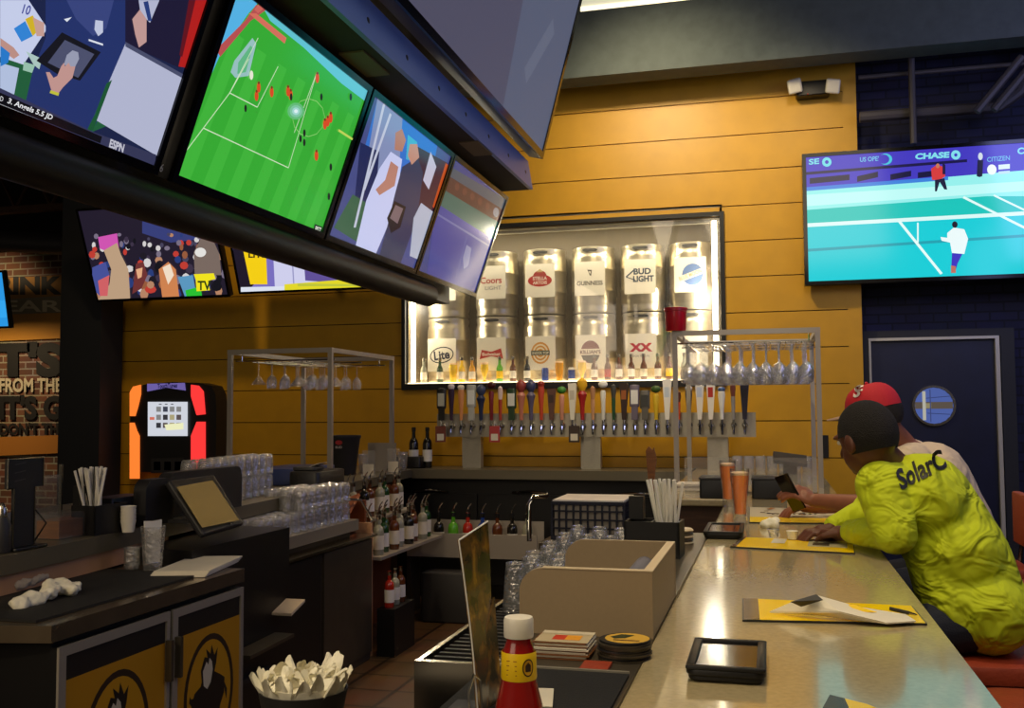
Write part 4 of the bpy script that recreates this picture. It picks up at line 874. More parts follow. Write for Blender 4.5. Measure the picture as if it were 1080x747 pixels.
# dish crate on the glass washer
t = thing('glass_washer', 'dark box unit inside the bar carrying the dish crate', 'washer', (-1.17, 6.55, 0))
MB().rbox(-1.45, -.85, 6.15, 6.95, .0, .72, .02).build('body', 'dark_steel', t); MB().box(-1.4, -.9, 6.145, 6.151, .35, .68).build('door_panel', 'black', t, 0)
MB().tube([(-1.52, 6.2, .72), (-1.52, 6.2, .95), (-1.50, 6.24, 1.0), (-1.42, 6.3, 1.0)], .016, 10).build('faucet', 'chrome', t)
t = thing('dish_crate', 'dark blue lattice dish crate with a pale flat top', 'crate', (-1.16, 6.55, .72))
mb = MB(); cx0, cx1, cy0, cy1 = -1.40, -.92, 6.3, 6.8
for z0, z1 in ((.722, .745), (.79, .80), (.845, .855), (.90, .91), (.945, .965)):
    mb.box(cx0, cx1, cy0, cy0+.012, z0, z1).box(cx0, cx1, cy1-.012, cy1, z0, z1).box(cx0, cx0+.012, cy0, cy1, z0, z1).box(cx1-.012, cx1, cy0, cy1, z0, z1)
for i in range(11):
    x = cx0+.006+i*(cx1-cx0-.012)/10; mb.box(x-.006, x+.006, cy0-.001, cy0+.013, .722, .965).box(x-.006, x+.006, cy1-.013, cy1+.001, .722, .965)
    y = cy0+.006+i*(cy1-cy0-.012)/10; mb.box(cx0-.001, cx0+.013, y-.006, y+.006, .722, .965).box(cx1-.013, cx1+.001, y-.006, y+.006, .722, .965)
mb.build('lattice', 'navy_plastic', t, 0)
MB().box(cx0+.01, cx1-.01, cy0+.01, cy1-.01, .966, .975).build('top_sheet', 'white', t, 0)
MB().box(cx0+.02, cx1-.02, cy0+.02, cy1-.02, .73, .94).build('stacked_ware', 'satin_steel', t, 0)
# speed rails with liquor bottles
t = thing('speed_rail', 'long steel bottle rail under the back counter', 'bottle rail', (-2.2, 7.4, .44))
MB().box(-2.75, -1.72, 7.26, 7.275, .47, .62).box(-2.75, -1.72, 7.26, 7.50, .44, .47).box(-2.75, -1.72, 7.49, 7.5, .47, .7).build('trough', 'satin_steel', t, 0)
for x in (-2.74, -1.74): MB().box(x-.015, x+.015, 7.27, 7.49, 0, .44).build('bracket', 'dark_steel', t, 0)
cols = ['bottle_clear', 'bottle_dark', 'bottle_lime', 'bottle_red', 'bottle_blue', 'bottle_brown', 'bottle_dark', 'bottle_clear']; cn = ['clear', 'black', 'lime green', 'red', 'blue', 'brown', 'dark', 'pale']
for i in range(8):
    bottle('liquor', cols[i], (-2.65+i*.118, 7.38, .471), '%s pouring bottle with spout in the rail under the back counter' % cn[i], 'bottle', 'bottles in the back rail', ['white', 'paper', None][i % 3], 'black', pour=True, sc=1.05)
t = thing('bottle_shelf', 'stepped steel shelf unit crowded with bottles in the left back corner', 'bottle shelf', (-2.72, 6.6, 0))
MB().box(-2.86, -2.44, 5.98, 7.2, .60, .62, 'satin_steel').box(-2.86, -2.66, 5.98, 7.2, .80, .82, 'satin_steel').box(-2.86, -2.50, 5.96, 5.985, 0, .84, 'peach').box(-2.88, -2.86, 5.98, 7.2, 0, .99, 'copper').build('body', 'peach', t, 0)
random.seed(11)
cl = [('bottle_clear', 'clear'), ('bottle_brown', 'brown'), ('bottle_dark', 'dark'), ('bottle_clear', 'clear'), ('bottle_brown', 'brown'), ('bottle_green', 'green')]
for r_ in range(3):
    for i in range(8):
        c, n_ = cl[(i*5+r_*2) % 6]
        bottle('liquor', c, (-2.50-.11*r_-.02*(i % 2), 6.08+i*.14, .621 if r_ < 2 else .821), '%s liquor bottle on the crowded corner shelf, %s row' % (n_, ['front', 'middle', 'raised back'][r_]), 'bottle', '%s bottles, %s row of corner shelf' % (n_, ['front', 'middle', 'back'][r_]), 'white' if i % 2 else 'paper', 'chrome', pour=True, sc=.9)
for i in range(3):
    bottle('liquor', ['bottle_red', 'bottle_clear', 'bottle_brown'][i], (-2.40, 6.02+.1*i, .30+.001), ['red', 'clear', 'brown'][i]+' bottle on the low ledge beside the dark cabinet end', 'bottle', None, 'white', 'chrome', pour=False, sc=.8)
tag(MB().box(-2.46, -2.34, 5.96, 6.32, 0, .30).build('low_ledge', 'black'), 'dark low ledge beyond the cabinet carrying three bottles', 'ledge')
# copper-toned menu holder / ice scoop bin beside the drying glasses
t = thing('ice_bin', 'coppery open bin with a lid leaning, beyond the drying tumblers', 'bin', (-2.6, 5.95, .886))
MB().box(-2.86, -2.56, 5.99, 6.02, .84, .98, 'copper').box(-2.86, -2.60, 5.80, 5.99, .79, .83, 'copper').box(-2.86, -2.84, 5.80, 6.0, .83, 1.0, 'copper').build('bin_body', 'copper', t, 0)
MB().obox((-2.68, 5.88, .93), V3(.10, 0, .04), V3(0, .08, .05), V3(-.005, 0, .008)).build('lid', 'copper', t, 0)
MB().tube([(-2.62, 5.8, 1.0), (-2.55, 5.9, .99), (-2.50, 5.97, .86)], .010, 8).build('scoop_handle', 'chrome', t)
# long shelf unit, black coolers in the back under the counter: part of the back counter; waste bin
tag(MB().rbox(-2.55, -2.15, 7.0, 7.22, 0, .36, .03).build('waste_bin', 'charcoal'), 'small dark bin on the floor under the back rail', 'bin')
# ================================================================= COOLER WITH EMBLEM DOORS
CXF = -2.05
t = thing('back_bar_cooler', 'low cooler with two black and yellow emblem doors and a steel top', 'cooler', (-2.35, 3.1, 0))
cy0, cy1 = 2.50, P(258, 600, X=CXF).y
mb = MB(); slab_with_edge(mb, [(CXF, cy0+.02), (CXF-.03, cy0-.02), (CXF-.75, cy0-.02), (CXF-.75, 2.0), (-2.62, 2.0), (-2.62, cy1), (CXF, cy1)], .885, .925)
mb = MB(); slab_with_edge(mb, [(CXF, cy0), (CXF, cy1), (-2.62, cy1), (-2.62, cy0-.1), (CXF-.5, cy0-.1)], .875, .925); mb.build('steel_top', 'cooler_steel', t, 0)
MB().box(-2.60, CXF-.03, cy0+.04, cy1-.01, .08, .874).build('body', 'black', t, 0)
MB().box(-2.58, CXF-.06, cy0+.08, cy1-.05, 0, .08).build('plinth', 'black', t, 0)
ym = P(179.5, 700, X=CXF).y
def bison(pc, ox, oy, s):
    f = lambda pts: [(ox+a*s, oy+b*s) for a, b in pts]
    pc.ell(ox, oy, 1.0*s, 1.28*s, (48, 30, 16), n=36); pc.ell(ox, oy, .88*s, 1.15*s, (196, 142, 10), n=36)
    pc.poly(f([(-.62, -.75), (-.70, -.1), (-.60, .12), (-.36, .22), (-.22, .5), (.1, .46), (.42, .30), (.62, .18), (.60, -.15), (.44, -.40), (.36, -.72), (.18, -.9), (.14, -.6), (-.1, -.62), (-.16, -.95), (-.34, -.95), (-.4, -.7)]), (30, 20, 14))
    pc.poly(f([(-.30, .18), (-.36, .55), (-.22, .82), (-.10, .78), (-.16, .98), (.02, .84), (.06, 1.04), (.18, .78), (.32, .92), (.26, .60), (.16, .34), (.02, .10), (-.14, .04)]), (30, 20, 14))
    pc.poly(f([(-.24, .20), (-.28, .52), (-.14, .70), (-.06, .62), (-.02, .76), (.08, .66), (.12, .48), (.04, .22), (-.10, .10)]), (206, 198, 176))
    pc.poly(f([(-.70, -.12), (-.80, -.02), (-.78, .12), (-.72, .04), (-.62, .04)]), (30, 20, 14)); pc.poly(f([(.56, .14), (.72, -.1), (.70, -.34), (.62, -.12)]), (30, 20, 14))
for i, (a, b) in enumerate(((cy0+.03, ym-.008), (ym+.008, cy1-.012))):
    d = MB().box(CXF-.028, CXF-.0045, a, b, .10, .855).build('door', 'black', t, 0)
    fr = .032
    MB().box(CXF-.004, CXF+.004, a, a+fr, .10, .855).box(CXF-.004, CXF+.004, b-fr*.6, b, .10, .855).box(CXF-.004, CXF+.004, a+fr, b-fr*.6, .825, .855).box(CXF-.004, CXF+.004, a+fr, b-fr*.6, .10, .13).build('door_frame', 'satin_steel', d, 0)
    pc = Pic((CXF-.0035, a+fr, .13), (0, 1, 0), (0, 0, 1), .0002); W_ = b-a-fr*1.6; H_ = .695; pc.clip = (0, W_, 0, H_)
    zb = P(220, 661, X=CXF).z-.13
    pc.rect(0, W_, 0, H_, (26, 20, 15)); pc.rect(0, W_, 0, zb, (186, 132, 10))
    pc.clip = None
    ctr = pc.uv(220, 667); r = (pc.uv(246, 700)[0]-pc.uv(194, 700)[0])/2
    cxx = W_/2 if i == 0 else (pc.uv(246, 700)[0]+pc.uv(194, 700)[0])/2
    bison(pc, cxx, zb-.03-1.28*r, r)
    pc.build('emblem_panel', 'print', d)
    yy = a+.02 if i else b-.02
    MB().box(CXF+.004, CXF+.028, yy-.008, yy+.008, .62, .76).build('handle', 'dark_steel', d, 0)
# things on the cooler top
tag(MB().box(-2.56, -2.12, 2.52, 3.42, .926, .934).build('bar_mat', 'black_rubber'), 'black rubber bar mat lying on the cooler top', 'mat')
q = P(161, 601, Z=.936)
glassware('pint', (q.x, q.y, .936), 'tall pint glass holding a paper slip on the cooler mat', None, False, mt='glass_bright', sc=1.12)
mb = MB()
for k in range(2): mb.prism([(q.x-.012, q.y-.028, .962), (q.x+.008, q.y+.028, .962), (q.x+.006, q.y+.040, 1.120+.006*k), (q.x-.014, q.y-.042, 1.128-.006*k)], (.002+.004*k, -.001, 0))
tag(mb.build('paper_slip', 'white', None, 0), 'white paper slip standing in the pint glass on the cooler', 'paper')
q = P(139, 601, Z=.936); glassware('tumbler', (q.x, q.y, .936), 'small empty rocks glass beside the tall pint on the cooler', None, False, sc=.75)
mb = MB()
for k in range(4): mb.obox((-2.22+.004*k, 3.52+.003*k, .930+.006*k), V3(.10, .03, 0), V3(-.04, .19, 0), V3(0, 0, .003))
tag(mb.build('paper_stack', 'paper', None, 0), 'stack of white papers on the right end of the cooler top', 'papers')
# towels
def towel(name, label, pts, r, mt='towel', cat='towel'):
    mb = MB()
    for a, b in zip(pts[:-1], pts[1:]): mb.capsule(a, r, b, r*.8, 6)
    o = mb.build(name, mt); rm = o.modifiers.new('r', 'REMESH'); rm.mode = 'VOXEL'; rm.voxel_size = .006; rm.use_smooth_shade = True
    tx = bpy.data.textures.new(name, 'CLOUDS'); tx.noise_scale = .035; ds = o.modifiers.new('d', 'DISPLACE'); ds.texture = tx; ds.strength = .034; ds.texture_coords = 'GLOBAL'
    return tag(o, label, cat)
q = P(30, 614, Z=.96)
mb = [(q.x-.1, q.y-.25, .958), (q.x, q.y-.02, .96), (q.x-.02, q.y+.1, .955)]
towel('bar_towel', 'pinkish rolled bar towel lying on the cooler mat behind the white one', mb, .018)
towel('bar_towel', 'second fold of the rolled towel behind the white one', [(v[0]-.045, v[1]+.0, v[2]) for v in mb], .016)
q = P(48, 625, Z=.96)
towel('bar_towel', 'crumpled white bar towel near the front edge of the cooler', [(q.x, q.y-.12, .945), (q.x+.02, q.y, .96), (q.x-.02, q.y+.05, .965), (q.x+.03, q.y+.09, .955), (q.x-.03, q.y+.11, .96), (q.x+.0, q.y+.14, .955)], .026, 'napkin')
# ================================================================= ITEMS ON THE LEFT LEDGE
# point of sale terminals
def pos(loc, rot, label, lit=True):
    t = thing('point_of_sale_terminal', label, 'terminal', loc, rot)
    # local: -Y faces the bartender
    MB().rbox(-.09, .09, -.06, .10, 0, .02, .02).build('foot', 'charcoal', t, world=False)
    MB().prism([(-.05, .02, .01), (-.05, .08, .01), (-.05, .09, .20), (-.05, .03, .16)], (.10, 0, 0)).build('stand', 'charcoal', t, world=False)
    ax = V3(.19, 0, 0); ay = V3(0, .085, .135); az = ax.cross(ay).normalized()*-.014; c = V3(0, .0, .185)
    ay2 = ay*1.0; nrm = ax.cross(ay).normalized()
    if nrm.y > 0: nrm = -nrm
    o = MB().obox(c, ax, ay2, nrm*.02).build('housing', 'charcoal', t, 0, world=False); b_ = o.modifiers.new('b', 'BEVEL'); b_.width = .012; b_.segments = 3
    MB().obox(c+nrm*.021+ay*.04, ax*.80, ay2*.78, nrm*.001).build('screen', 'pos_screen' if lit else 'black_gloss', t, 0, world=False)
    MB().obox(c+nrm*.022-ay*.88, ax*.06, ay2*.03, nrm*.001).build('status_light', 'steel_plain', t, 0, world=False)
    return t
mat('pos_screen', (112, 98, 58), .2, emit=.2)
t = thing('point_of_sale_terminal', 'point of sale terminal with an olive screen tilted back beside the cooler', 'terminal', (-2.42, 3.95, 1.071))
PX = -2.32
def posq(pts):
    bl, br, tr, tl = pts; a = P(*bl, X=PX); b = P(*br, X=PX); return [a, b, P(*tr, Y=b.y), P(*tl, Y=a.y)]
oq = posq([(216, 564), (258, 552), (226, 500), (178, 506)]); iq = posq([(213, 557), (252, 549), (224, 507), (186, 514)])
nrm = (oq[1]-oq[0]).cross(oq[3]-oq[0]).normalized()
o = MB().prism(oq, -nrm*.035).build('housing', 'charcoal', t, 0); b_ = o.modifiers.new('b', 'BEVEL'); b_.width = .012; b_.segments = 3
MB().prism([p+nrm*.001 for p in iq], nrm*.001).build('screen', 'pos_screen', t, 0)
cq = sum(oq, Vector())/4
MB().prism([cq+V3(-.03, -.05, -.02), cq+V3(-.03, .05, -.02), V3(cq.x-.06, cq.y+.06, 1.072), V3(cq.x-.06, cq.y-.06, 1.072)], V3(-.04, 0, 0)).build('stand', 'charcoal', t, 0)
MB().box(cq.x-.16, cq.x+.0, cq.y-.10, cq.y+.10, 1.0705, 1.085).build('foot', 'charcoal', t, 0)
k = (oq[0]*.35+oq[1]*.65)*.95+(oq[2])*.05; MB().ball(k+nrm*.002, .005, 6).build('status_light', 'steel_plain', t)
t = thing('terminal_shroud', 'big rounded grey shroud standing behind the olive terminal', 'terminal', (-2.62, 4.0, 1.005))
def shroud(y0, y1, x, z1, nm, t):
    pts = [(x, y0, 1.072)]; r = .05
    for i in range(6): a = PI-PI/2*i/5; pts.append((x, y0+r+r*math.cos(a), z1-r+r*math.sin(a)))
    for i in range(6): a = PI/2-PI/2*i/5; pts.append((x, y1-r+r*math.cos(a), z1-r+r*math.sin(a)))
    pts.append((x, y1, 1.072)); return MB().prism(pts, (-.06, 0, 0)).build(nm, 'charcoal', t, 30)
shroud(P(178, 520, X=-2.62).y, P(255, 520, X=-2.62).y, -2.62, P(220, 495, X=-2.62).z, 'shell', t)
t2 = thing('terminal_shroud', 'smaller grey shroud at the left of the olive terminal', 'terminal', (-2.5, 3.6, 1.005))
shroud(P(154, 520, X=-2.54).y, P(183, 520, X=-2.54).y, -2.54, P(170, 505, X=-2.54).z, 'shell', t2)
t = thing('terminal_cabinet', 'tall black cabinet under the point of sale terminal', 'cabinet', (-2.33, 4.05, 0))
ya = P(262, 650, X=-2.06).y
MB().box(-2.70, -2.30, cy1+.02, 4.46, 0, .985, 'black').build('body', 'black', t, 0)
MB().box(-2.30, -2.27, cy1+.05, 4.25, .35, .37).build('shelf_edge', 'charcoal', t, 0)
tag(MB().obox((-2.24, 4.1, .50), V3(.05, .0, 0), V3(-.01, .22, 0), V3(0, 0, .008)).build('papers', 'dark_steel', None, 0), 'dark papers sticking out of the black cabinet side', 'papers')
tag(MB().obox((-2.25, 4.36, .62), V3(.05, .0, 0), V3(.0, .07, .02), V3(0, 0, .006)).build('folded_receipt', 'towel', None, 0), 'tan folded slip poking out beside the black cabinet', 'paper')
# steel cabinet with glasses on it
t = thing('steel_cabinet', 'dark steel cabinet with a bright top edge holding the drying tumblers', 'cabinet', (-2.2, 4.6, 0))
MB().box(-2.79, -2.50, 4.50, 5.76, .82, .885).build('top_slab', 'steel', t, 0)
MB().box(-2.79, -2.44, 4.50, 5.92, .765, .78).build('drip_edge', 'steel_plain', t, 0)
MB().box(-2.78, -2.48, 4.48, 5.9, 0, .765, 'dark_steel').box(-2.75, -2.55, 4.5, 5.74, .78, .82, 'black').build('body', 'dark_steel', t, 0)
MB().box(-2.48, -2.465, 5.2, 5.89, .05, .75).build('door', 'dark_steel', t, 0)
MB().box(-2.48, -2.47, 4.5, 5.17, .05, .75).build('side_panel', 'black', t, 0)
# straw caddy, cards and menus on the ledge
def straw_caddy(loc, rot, label, n=9, h=.21, group=None):
    t = thing('straw_caddy', label, 'caddy', loc, rot, group)
    mb = MB().box(-.09, .09, -.06, .06, 0, .01).box(-.09, -.082, -.06, .06, .01, .115).box(.082, .09, -.06, .06, .01, .115).box(-.09, .09, -.06, -.052, .01, .115).box(-.09, .09, .052, .06, .01, .115).box(-.004, .004, -.052, .052, .01, .115)
    mb.build('caddy_body', 'black', t, 0, world=False)
    MB().box(-.088, -.04, .02, .055, .115, .19).build('back_tab', 'black', t, 0, world=False)
    return t
random.seed(5)
def straws(cx, cy, z0, n, spread, L, rot, lab, group):
    for k in range(n):
        a = random.uniform(-spread, spread); b = random.uniform(-.12, .12); x = cx+random.uniform(-.02, .02); y = cy+random.uniform(-.025, .025)
        d = Vector((math.sin(a)*math.cos(rot)-math.sin(b)*math.sin(rot), math.sin(a)*math.sin(rot)+math.sin(b)*math.cos(rot), 1)).normalized()
        o = MB().tube([(x, y, z0), Vector((x, y, z0))+d*L], .0050, 6).build('drinking_straw', 'white'); tag(o, lab, 'straw', group)
SX, SY = -2.60, P(106, 530, X=-2.60).y
straw_caddy((SX, SY, 1.071), 1.45, 'black straw and napkin caddy on the left ledge')
straws(SX+.0, SY-.04, 1.085, 20, .32, .25, 1.45, 'white wrapped straw in the caddy on the left ledge', 'straws in the left caddy')
t = thing('paper_cup_stack', 'small stack of white cups beside the left straw caddy', 'cups', (SX+.10, SY+.03, 1.071))
for k in range(5): MB().lathe([(.022, 0), (.030, .045), (.031, .047), (.029, .047), (.021, .004), (0, .004)], (SX+.10, SY+.04, 1.072+k*.014), 16).build('paper_cup', 'plastic_white', t)
tag(MB().rbox(SX-.12, SX+.0, SY+.07, SY+.32, 1.072, 1.20, .01).build('napkin_dispenser', 'black'), 'black box dispenser between the left straws and the terminal', 'dispenser')
# acrylic box holder
q0, q1 = P(62, 556, Z=1.072), P(100, 548, Z=1.072); x_ = -2.60
ya, yb = P(63, 540, X=x_).y, P(102, 540, X=x_).y
t = thing('card_box', 'clear box of cards on the left ledge beside the straw caddy', 'box', (x_-.06, (ya+yb)/2, 1.071))
MB().box(x_-.12, x_, ya, yb, 1.072, 1.165).build('clear_box', 'plexi', t, 0); MB().box(x_-.11, x_-.01, ya+.01, yb-.01, 1.074, 1.14).build('cards', 'wood', t, 0)
# chalkboard style table tent
xa = -2.56; ya, yb = P(7, 520, X=xa).y, P(45, 520, X=xa).y
t = thing('menu_stand', 'black T-shaped menu stand with silver edging on the left ledge', 'menu', (xa, (ya+yb)/2, 1.071))
za, zb, zc = P(20, 484, X=xa).z, P(20, 515, X=xa).z, 1.075
yc0, yc1 = P(14, 540, X=xa).y, P(36, 540, X=xa).y
pts = [(xa, ya, zb), (xa, ya, za), (xa, yb, za), (xa, yb, zb), (xa, yc1, zb), (xa, yc1, zc), (xa, yc0, zc), (xa, yc0, zb)]
MB().prism(pts, (-.01, 0, 0)).build('board', 'charcoal', t, 0)
mb = MB(); pp = [(xa+.002, p[1], p[2]) for p in pts]
mb.tube(pp+[pp[0]], .003, 6); mb.build('edging', 'steel_plain', t)
MB().rbox(xa-.05, xa+.04, yc0-.03, yc1+.03, 1.071, 1.082, .01).build('foot', 'black', t)
pc = Pic((xa+.0008, ya, zb), (0, 1, 0), (0, 0, 1), .0003); hh = za-zb; ww = yb-ya
for k in range(3): pc.line((ww*.2, hh*(.8-.28*k)), (ww*.5, hh*(.86-.28*k)), .003, (86, 84, 78), False)
pc.build('lettering', 'print', t)
MB().tube([(xa-.02, yc1+.02, 1.08), (xa+.01, yc1+.05, 1.15), (xa-.01, yc1+.01, 1.21)], .003, 6).build('wire', 'black', t)
t = thing('acrylic_sheet', 'upright clear acrylic sheet behind the T-shaped menu stand', 'sheet', (-2.8, 3.2, 1.071))
ya2, yb2 = P(36, 520, X=-2.8).y, P(65, 520, X=-2.8).y
MB().box(-2.805, -2.80, ya2, yb2, 1.071, 1.30).build('pane', 'plexi', t, 0); MB().box(-2.81, -2.795, yb2-.008, yb2, 1.071, 1.34).build('edge_strip', 'steel_plain', t, 0)
t = thing('condiment_bottle', 'dark squeeze bottle with a grey cap at the far left edge', 'bottle', (-2.56, P(2, 540, X=-2.56).y, 1.071))
MB().lathe([(0, 0), (.03, 0), (.032, .01), (.032, .09), (.02, .12), (0, .12)], (-2.56, P(2, 540, X=-2.56).y, 1.072), 16).build('bottle_body', 'charcoal', t); MB().lathe([(.018, .0), (.018, .03), (.006, .05), (0, .052)], (-2.56, P(2, 540, X=-2.56).y, 1.19), 12).build('cap', 'steel_plain', t)
# receipt printer, bucket, holders on the left counter
q = P(320, 512, Z=1.072)
t = thing('receipt_printer', 'black receipt printer with a curl of paper on the left counter', 'printer', (-2.72, 5.75, 1.071))
MB().rbox(-2.86, -2.66, 5.52, 5.92, 1.071, 1.19, .03).build('body', 'black', t); MB().rbox(-2.85, -2.70, 5.55, 5.70, 1.19, 1.215, .02).build('lid', 'charcoal', t)
MB().obox((-2.72, 5.64, 1.225), V3(.035, 0, .012), V3(0, .06, .0), V3(0, 0, .001)).build('receipt', 'paper', t, 0)
tag(MB().rbox(-3.35, -3.0, 5.9, 6.5, 1.071, 1.18, .02).build('storage_box', 'blue_plastic'), 'blue plastic box behind the receipt printer', 'box')
q = P(362, 478, Y=7.2)
t = thing('ice_bucket', 'dark champagne bucket with a small red badge on the left counter', 'bucket', (-3.25, 7.05, 1.071))
bz = 1.075; bx, by = P(363, 470, Y=7.05).x, 7.05
t.location = (bx, by, 1.071)
MB().lathe([(0, 0), (.085, 0), (.09, .01), (.12, .27), (.127, .28), (.127, .30), (.115, .30), (.083, .02), (0, .015)], (bx, by, 1.072), 28).build('bucket_body', 'charcoal', t)
pc = Pic((bx+.01, by-.118, 1.32), (1, .12, 0), (0, 0, 1), .002); pc.ell(0, 0, .028, .018, (170, 30, 30)); pc.ctext('BUD', 0, -.035, .018, (190, 180, 170), .05, .02); pc.build('badge', 'print', t)
for i, (u, c, l) in enumerate(((389, 'plexi', 'clear acrylic leaflet holder in front of the champagne bucket'), (415, 'plexi', 'clear acrylic leaflet holder right of the champagne bucket'))):
    k = P(u, 500, Y=6.75+.4*i)
    t = thing('leaflet_holder', l, 'holder', (k.x, k.y, 1.071))
    MB().box(k.x-.05, k.x+.05, k.y-.003, k.y+.003, 1.072, 1.27).box(k.x-.05, k.x+.05, k.y-.03, k.y+.03, 1.072, 1.09).build('pane', 'plexi', t, 0)
    MB().box(k.x-.04, k.x+.04, k.y-.010, k.y-.006, 1.09, 1.17).build('leaflet', 'paper', t, 0)
k = P(400, 490, Y=7.4)
tag(MB().box(k.x-.14, k.x+.10, 7.5, 7.512, 1.071, 1.30).build('notice_card', 'satin_steel', None, 0), 'pale card leaning upright behind the champagne bucket', 'card')
for i, u in enumerate((438.5, 452)):
    k = P(u, 485, Y=8.1); bottle('wine', 'bottle_dark', (k.x, 8.05+.02*i, 1.071), ['dark wine bottle on the back counter, left of the two', 'dark wine bottle on the back counter, right of the two'][i], 'bottle', None, 'white', 'black', name='wine_bottle', sc=1.1)
k = P(420, 485, Y=7.8); tag(MB().rbox(k.x-.12, k.x+.14, 7.95, 8.15, 1.071, 1.17, .02).build('small_crate', 'black'), 'low black box in the corner beside the wine bottles', 'box')
for i, (u, v) in enumerate(((383, 7.3), (431, 7.7))):
    k = P(u, 480, Y=v); glassware('pint', (k.x-.05*i, v, 1.071), ['lone glass standing behind the leaflet holders', 'lone glass standing by the corner black box'][i], None)
# jukebox
JY = 8.20; a, b = P(137, 450, Y=JY).x, P(228, 450, Y=JY).x; zt = P(182, 403, Y=JY).z; zb = 1.0
mid = (a+b)/2; hw = (b-a)/2
t = thing('jukebox', 'wall jukebox with glowing orange and red side panels and a screen', 'jukebox', (mid, JY+.1, zb))
def jshape(y, k=1.0):
    pts = [(-1, 0), (-1, .72), (-.97, .86), (-.88, .95), (-.6, .985), (0, 1.0), (.6, .985), (.88, .95), (.97, .86), (1, .72), (1, 0)]
    return [(mid+u*hw*k, y, zb+(zt-zb)*v) for u, v in pts]
MB().prism(jshape(JY+.19), (0, -.19, 0)).build('body', 'black', t, 30)
pc = Pic((0, JY-.003, 0), (1, 0, 0), (0, 0, 1), .001)
def jp(pts, nm, mt):
    mb = MB(); mb.prism([P(x, y, Y=JY-.002) for x, y in pts], (0, -.012, 0)); return mb.build(nm, mt, t, 0)
jp([(137.5, 414), (141, 408), (149, 406), (149, 416), (146, 429), (143, 439), (137.5, 439)], 'upper_left_light', 'juke_orange')
jp([(137.5, 446), (142, 446), (145, 455), (147.5, 460), (147.5, 505), (137.5, 505)], 'lower_left_light', 'juke_orange')
jp([(202, 406), (210, 407), (215, 413), (217, 437), (208, 438), (205, 428), (202, 418)], 'upper_right_light', 'juke_red')
jp([(208, 445), (217, 445), (217, 500), (202, 500), (202, 460)], 'lower_right_light', 'juke_red')
jp([(156, 405), (195, 404), (196, 412), (176, 409), (156, 413)], 'marquee', 'juke_top')
q = Pic(P(176, 480, Y=JY-.016), (1, 0, 0), (0, 0, 1), .0006)
q.pxtext('TouchTunes', (166, 410), (187, 409), (166, 405), (24, 20, 60), .03); q.px([(156, 424), (198, 424), (198, 460), (156, 460)], (206, 210, 220)); q.px([(158, 440), (163, 440), (163, 443), (158, 443)], (210, 110, 90))
for i in range(4):
    for j in range(3):
        q.px([(165+i*7.2, 429+j*8.5), (170+i*7.2, 429+j*8.5), (170+i*7.2, 434.5+j*8.5), (165+i*7.2, 434.5+j*8.5)], random.choice([(50, 50, 56), (90, 80, 80), (130, 130, 130), (60, 64, 80), (170, 160, 120)]))
q.px([(174, 448), (194, 446), (194, 453), (176, 454)], (236, 236, 190)); q.pxtext('...', (168, 427), (184, 427), (168, 426), (70, 70, 80))
q.build('screen', 'screen', t)
jp([(160, 484), (194, 483), (194, 498), (160, 499)], 'coin_panel', 'charcoal')
for i in range(3): jp([(163+i*11, 487), (170+i*11, 487), (170+i*11, 496), (163+i*11, 496)], 'coin_slot', 'black_gloss')
# wall bracket under the jukebox so that it hangs on the wall
MB().box(mid-.1, mid+.1, JY+.18, JY+.20, 1.1, 1.6).build('wall_mount', 'black', t, 0)
# emergency light
EY = 8.32; k = P(857, 95, Y=EY)
t = thing('emergency_light', 'black emergency light with two lamp heads high on the yellow wall', 'emergency light', (k.x, EY, k.z-.07))
MB().rbox(k.x-.13, k.x+.13, EY-.05, YW, k.z-.055, k.z+.065, .02).build('box', 'black', t)
for s_, u in ((-1, 838), (1, 878)):
    h = P(u, 93, Y=EY); b_ = MB().obox((h.x, EY-.05, h.z), V3(.055, 0, -.01*s_), V3(0, .035, .01), V3(.008*s_, 0, .06)).build('lamp_head', 'fixture_white', t, 0); m_ = b_.modifiers.new('b', 'BEVEL'); m_.width = .015; m_.segments = 3
MB().ball((k.x-.04, EY-.052, k.z-.045), .006, 6).build('red_indicator', 'red_plastic', t)
k = P(869, 471, Y=YW); tag(MB().box(k.x-.035, k.x+.035, YW-.012, YW-.0, k.z-.09, k.z+.09).build('switch_plate', 'black', None, 0), 'small black switch plate on the yellow wall behind the rack post', 'switch plate')
# ================================================================= RIGHT BAR ITEMS
ZB = 1.0705
def menu(label, pts, extra=None, z=ZB, dark=True, name='menu_card'):
    """pts: four photo corners (near-left, near-right, far-right, far-left) on the bar top"""
    w = [P(x, y, Z=z) for x, y in pts]
    t = thing(name, label, 'menu', tuple(sum(w, Vector())/4))
    t.location.z = z
    MB().prism([(p.x, p.y, z+.0002) for p in w], (0, 0, .004)).build('card', 'charcoal', t, 0)
    c = sum(w, Vector())/4
    pc = Pic((w[0].x, w[0].y, z+.0046), (w[1]-w[0]).normalized(), V3(0, 0, 1).cross((w[1]-w[0]).normalized()), .0003)
    pc.px(pts, (250, 208, 0)) if 0 else None
    ins = [w[i]+(c-w[i])*.015 for i in range(4)]
    uv = [((p-pc.O).dot(pc.U), (p-pc.O).dot(pc.V)) for p in ins]; pc.poly(uv, (255, 214, 0)); pc.uvq = uv; pc.t = t
    return pc
def qp(uv, a, b):   # bilinear point in a quad
    l = (uv[0][0]+(uv[3][0]-uv[0][0])*b, uv[0][1]+(uv[3][1]-uv[0][1])*b); r = (uv[1][0]+(uv[2][0]-uv[1][0])*b, uv[1][1]+(uv[2][1]-uv[1][1])*b)
    return (l[0]+(r[0]-l[0])*a, l[1]+(r[1]-l[1])*a)
def qr(pc, a0, a1, b0, b1, c): pc.poly([qp(pc.uvq, a0, b0), qp(pc.uvq, a1, b0), qp(pc.uvq, a1, b1), qp(pc.uvq, a0, b1)], c)
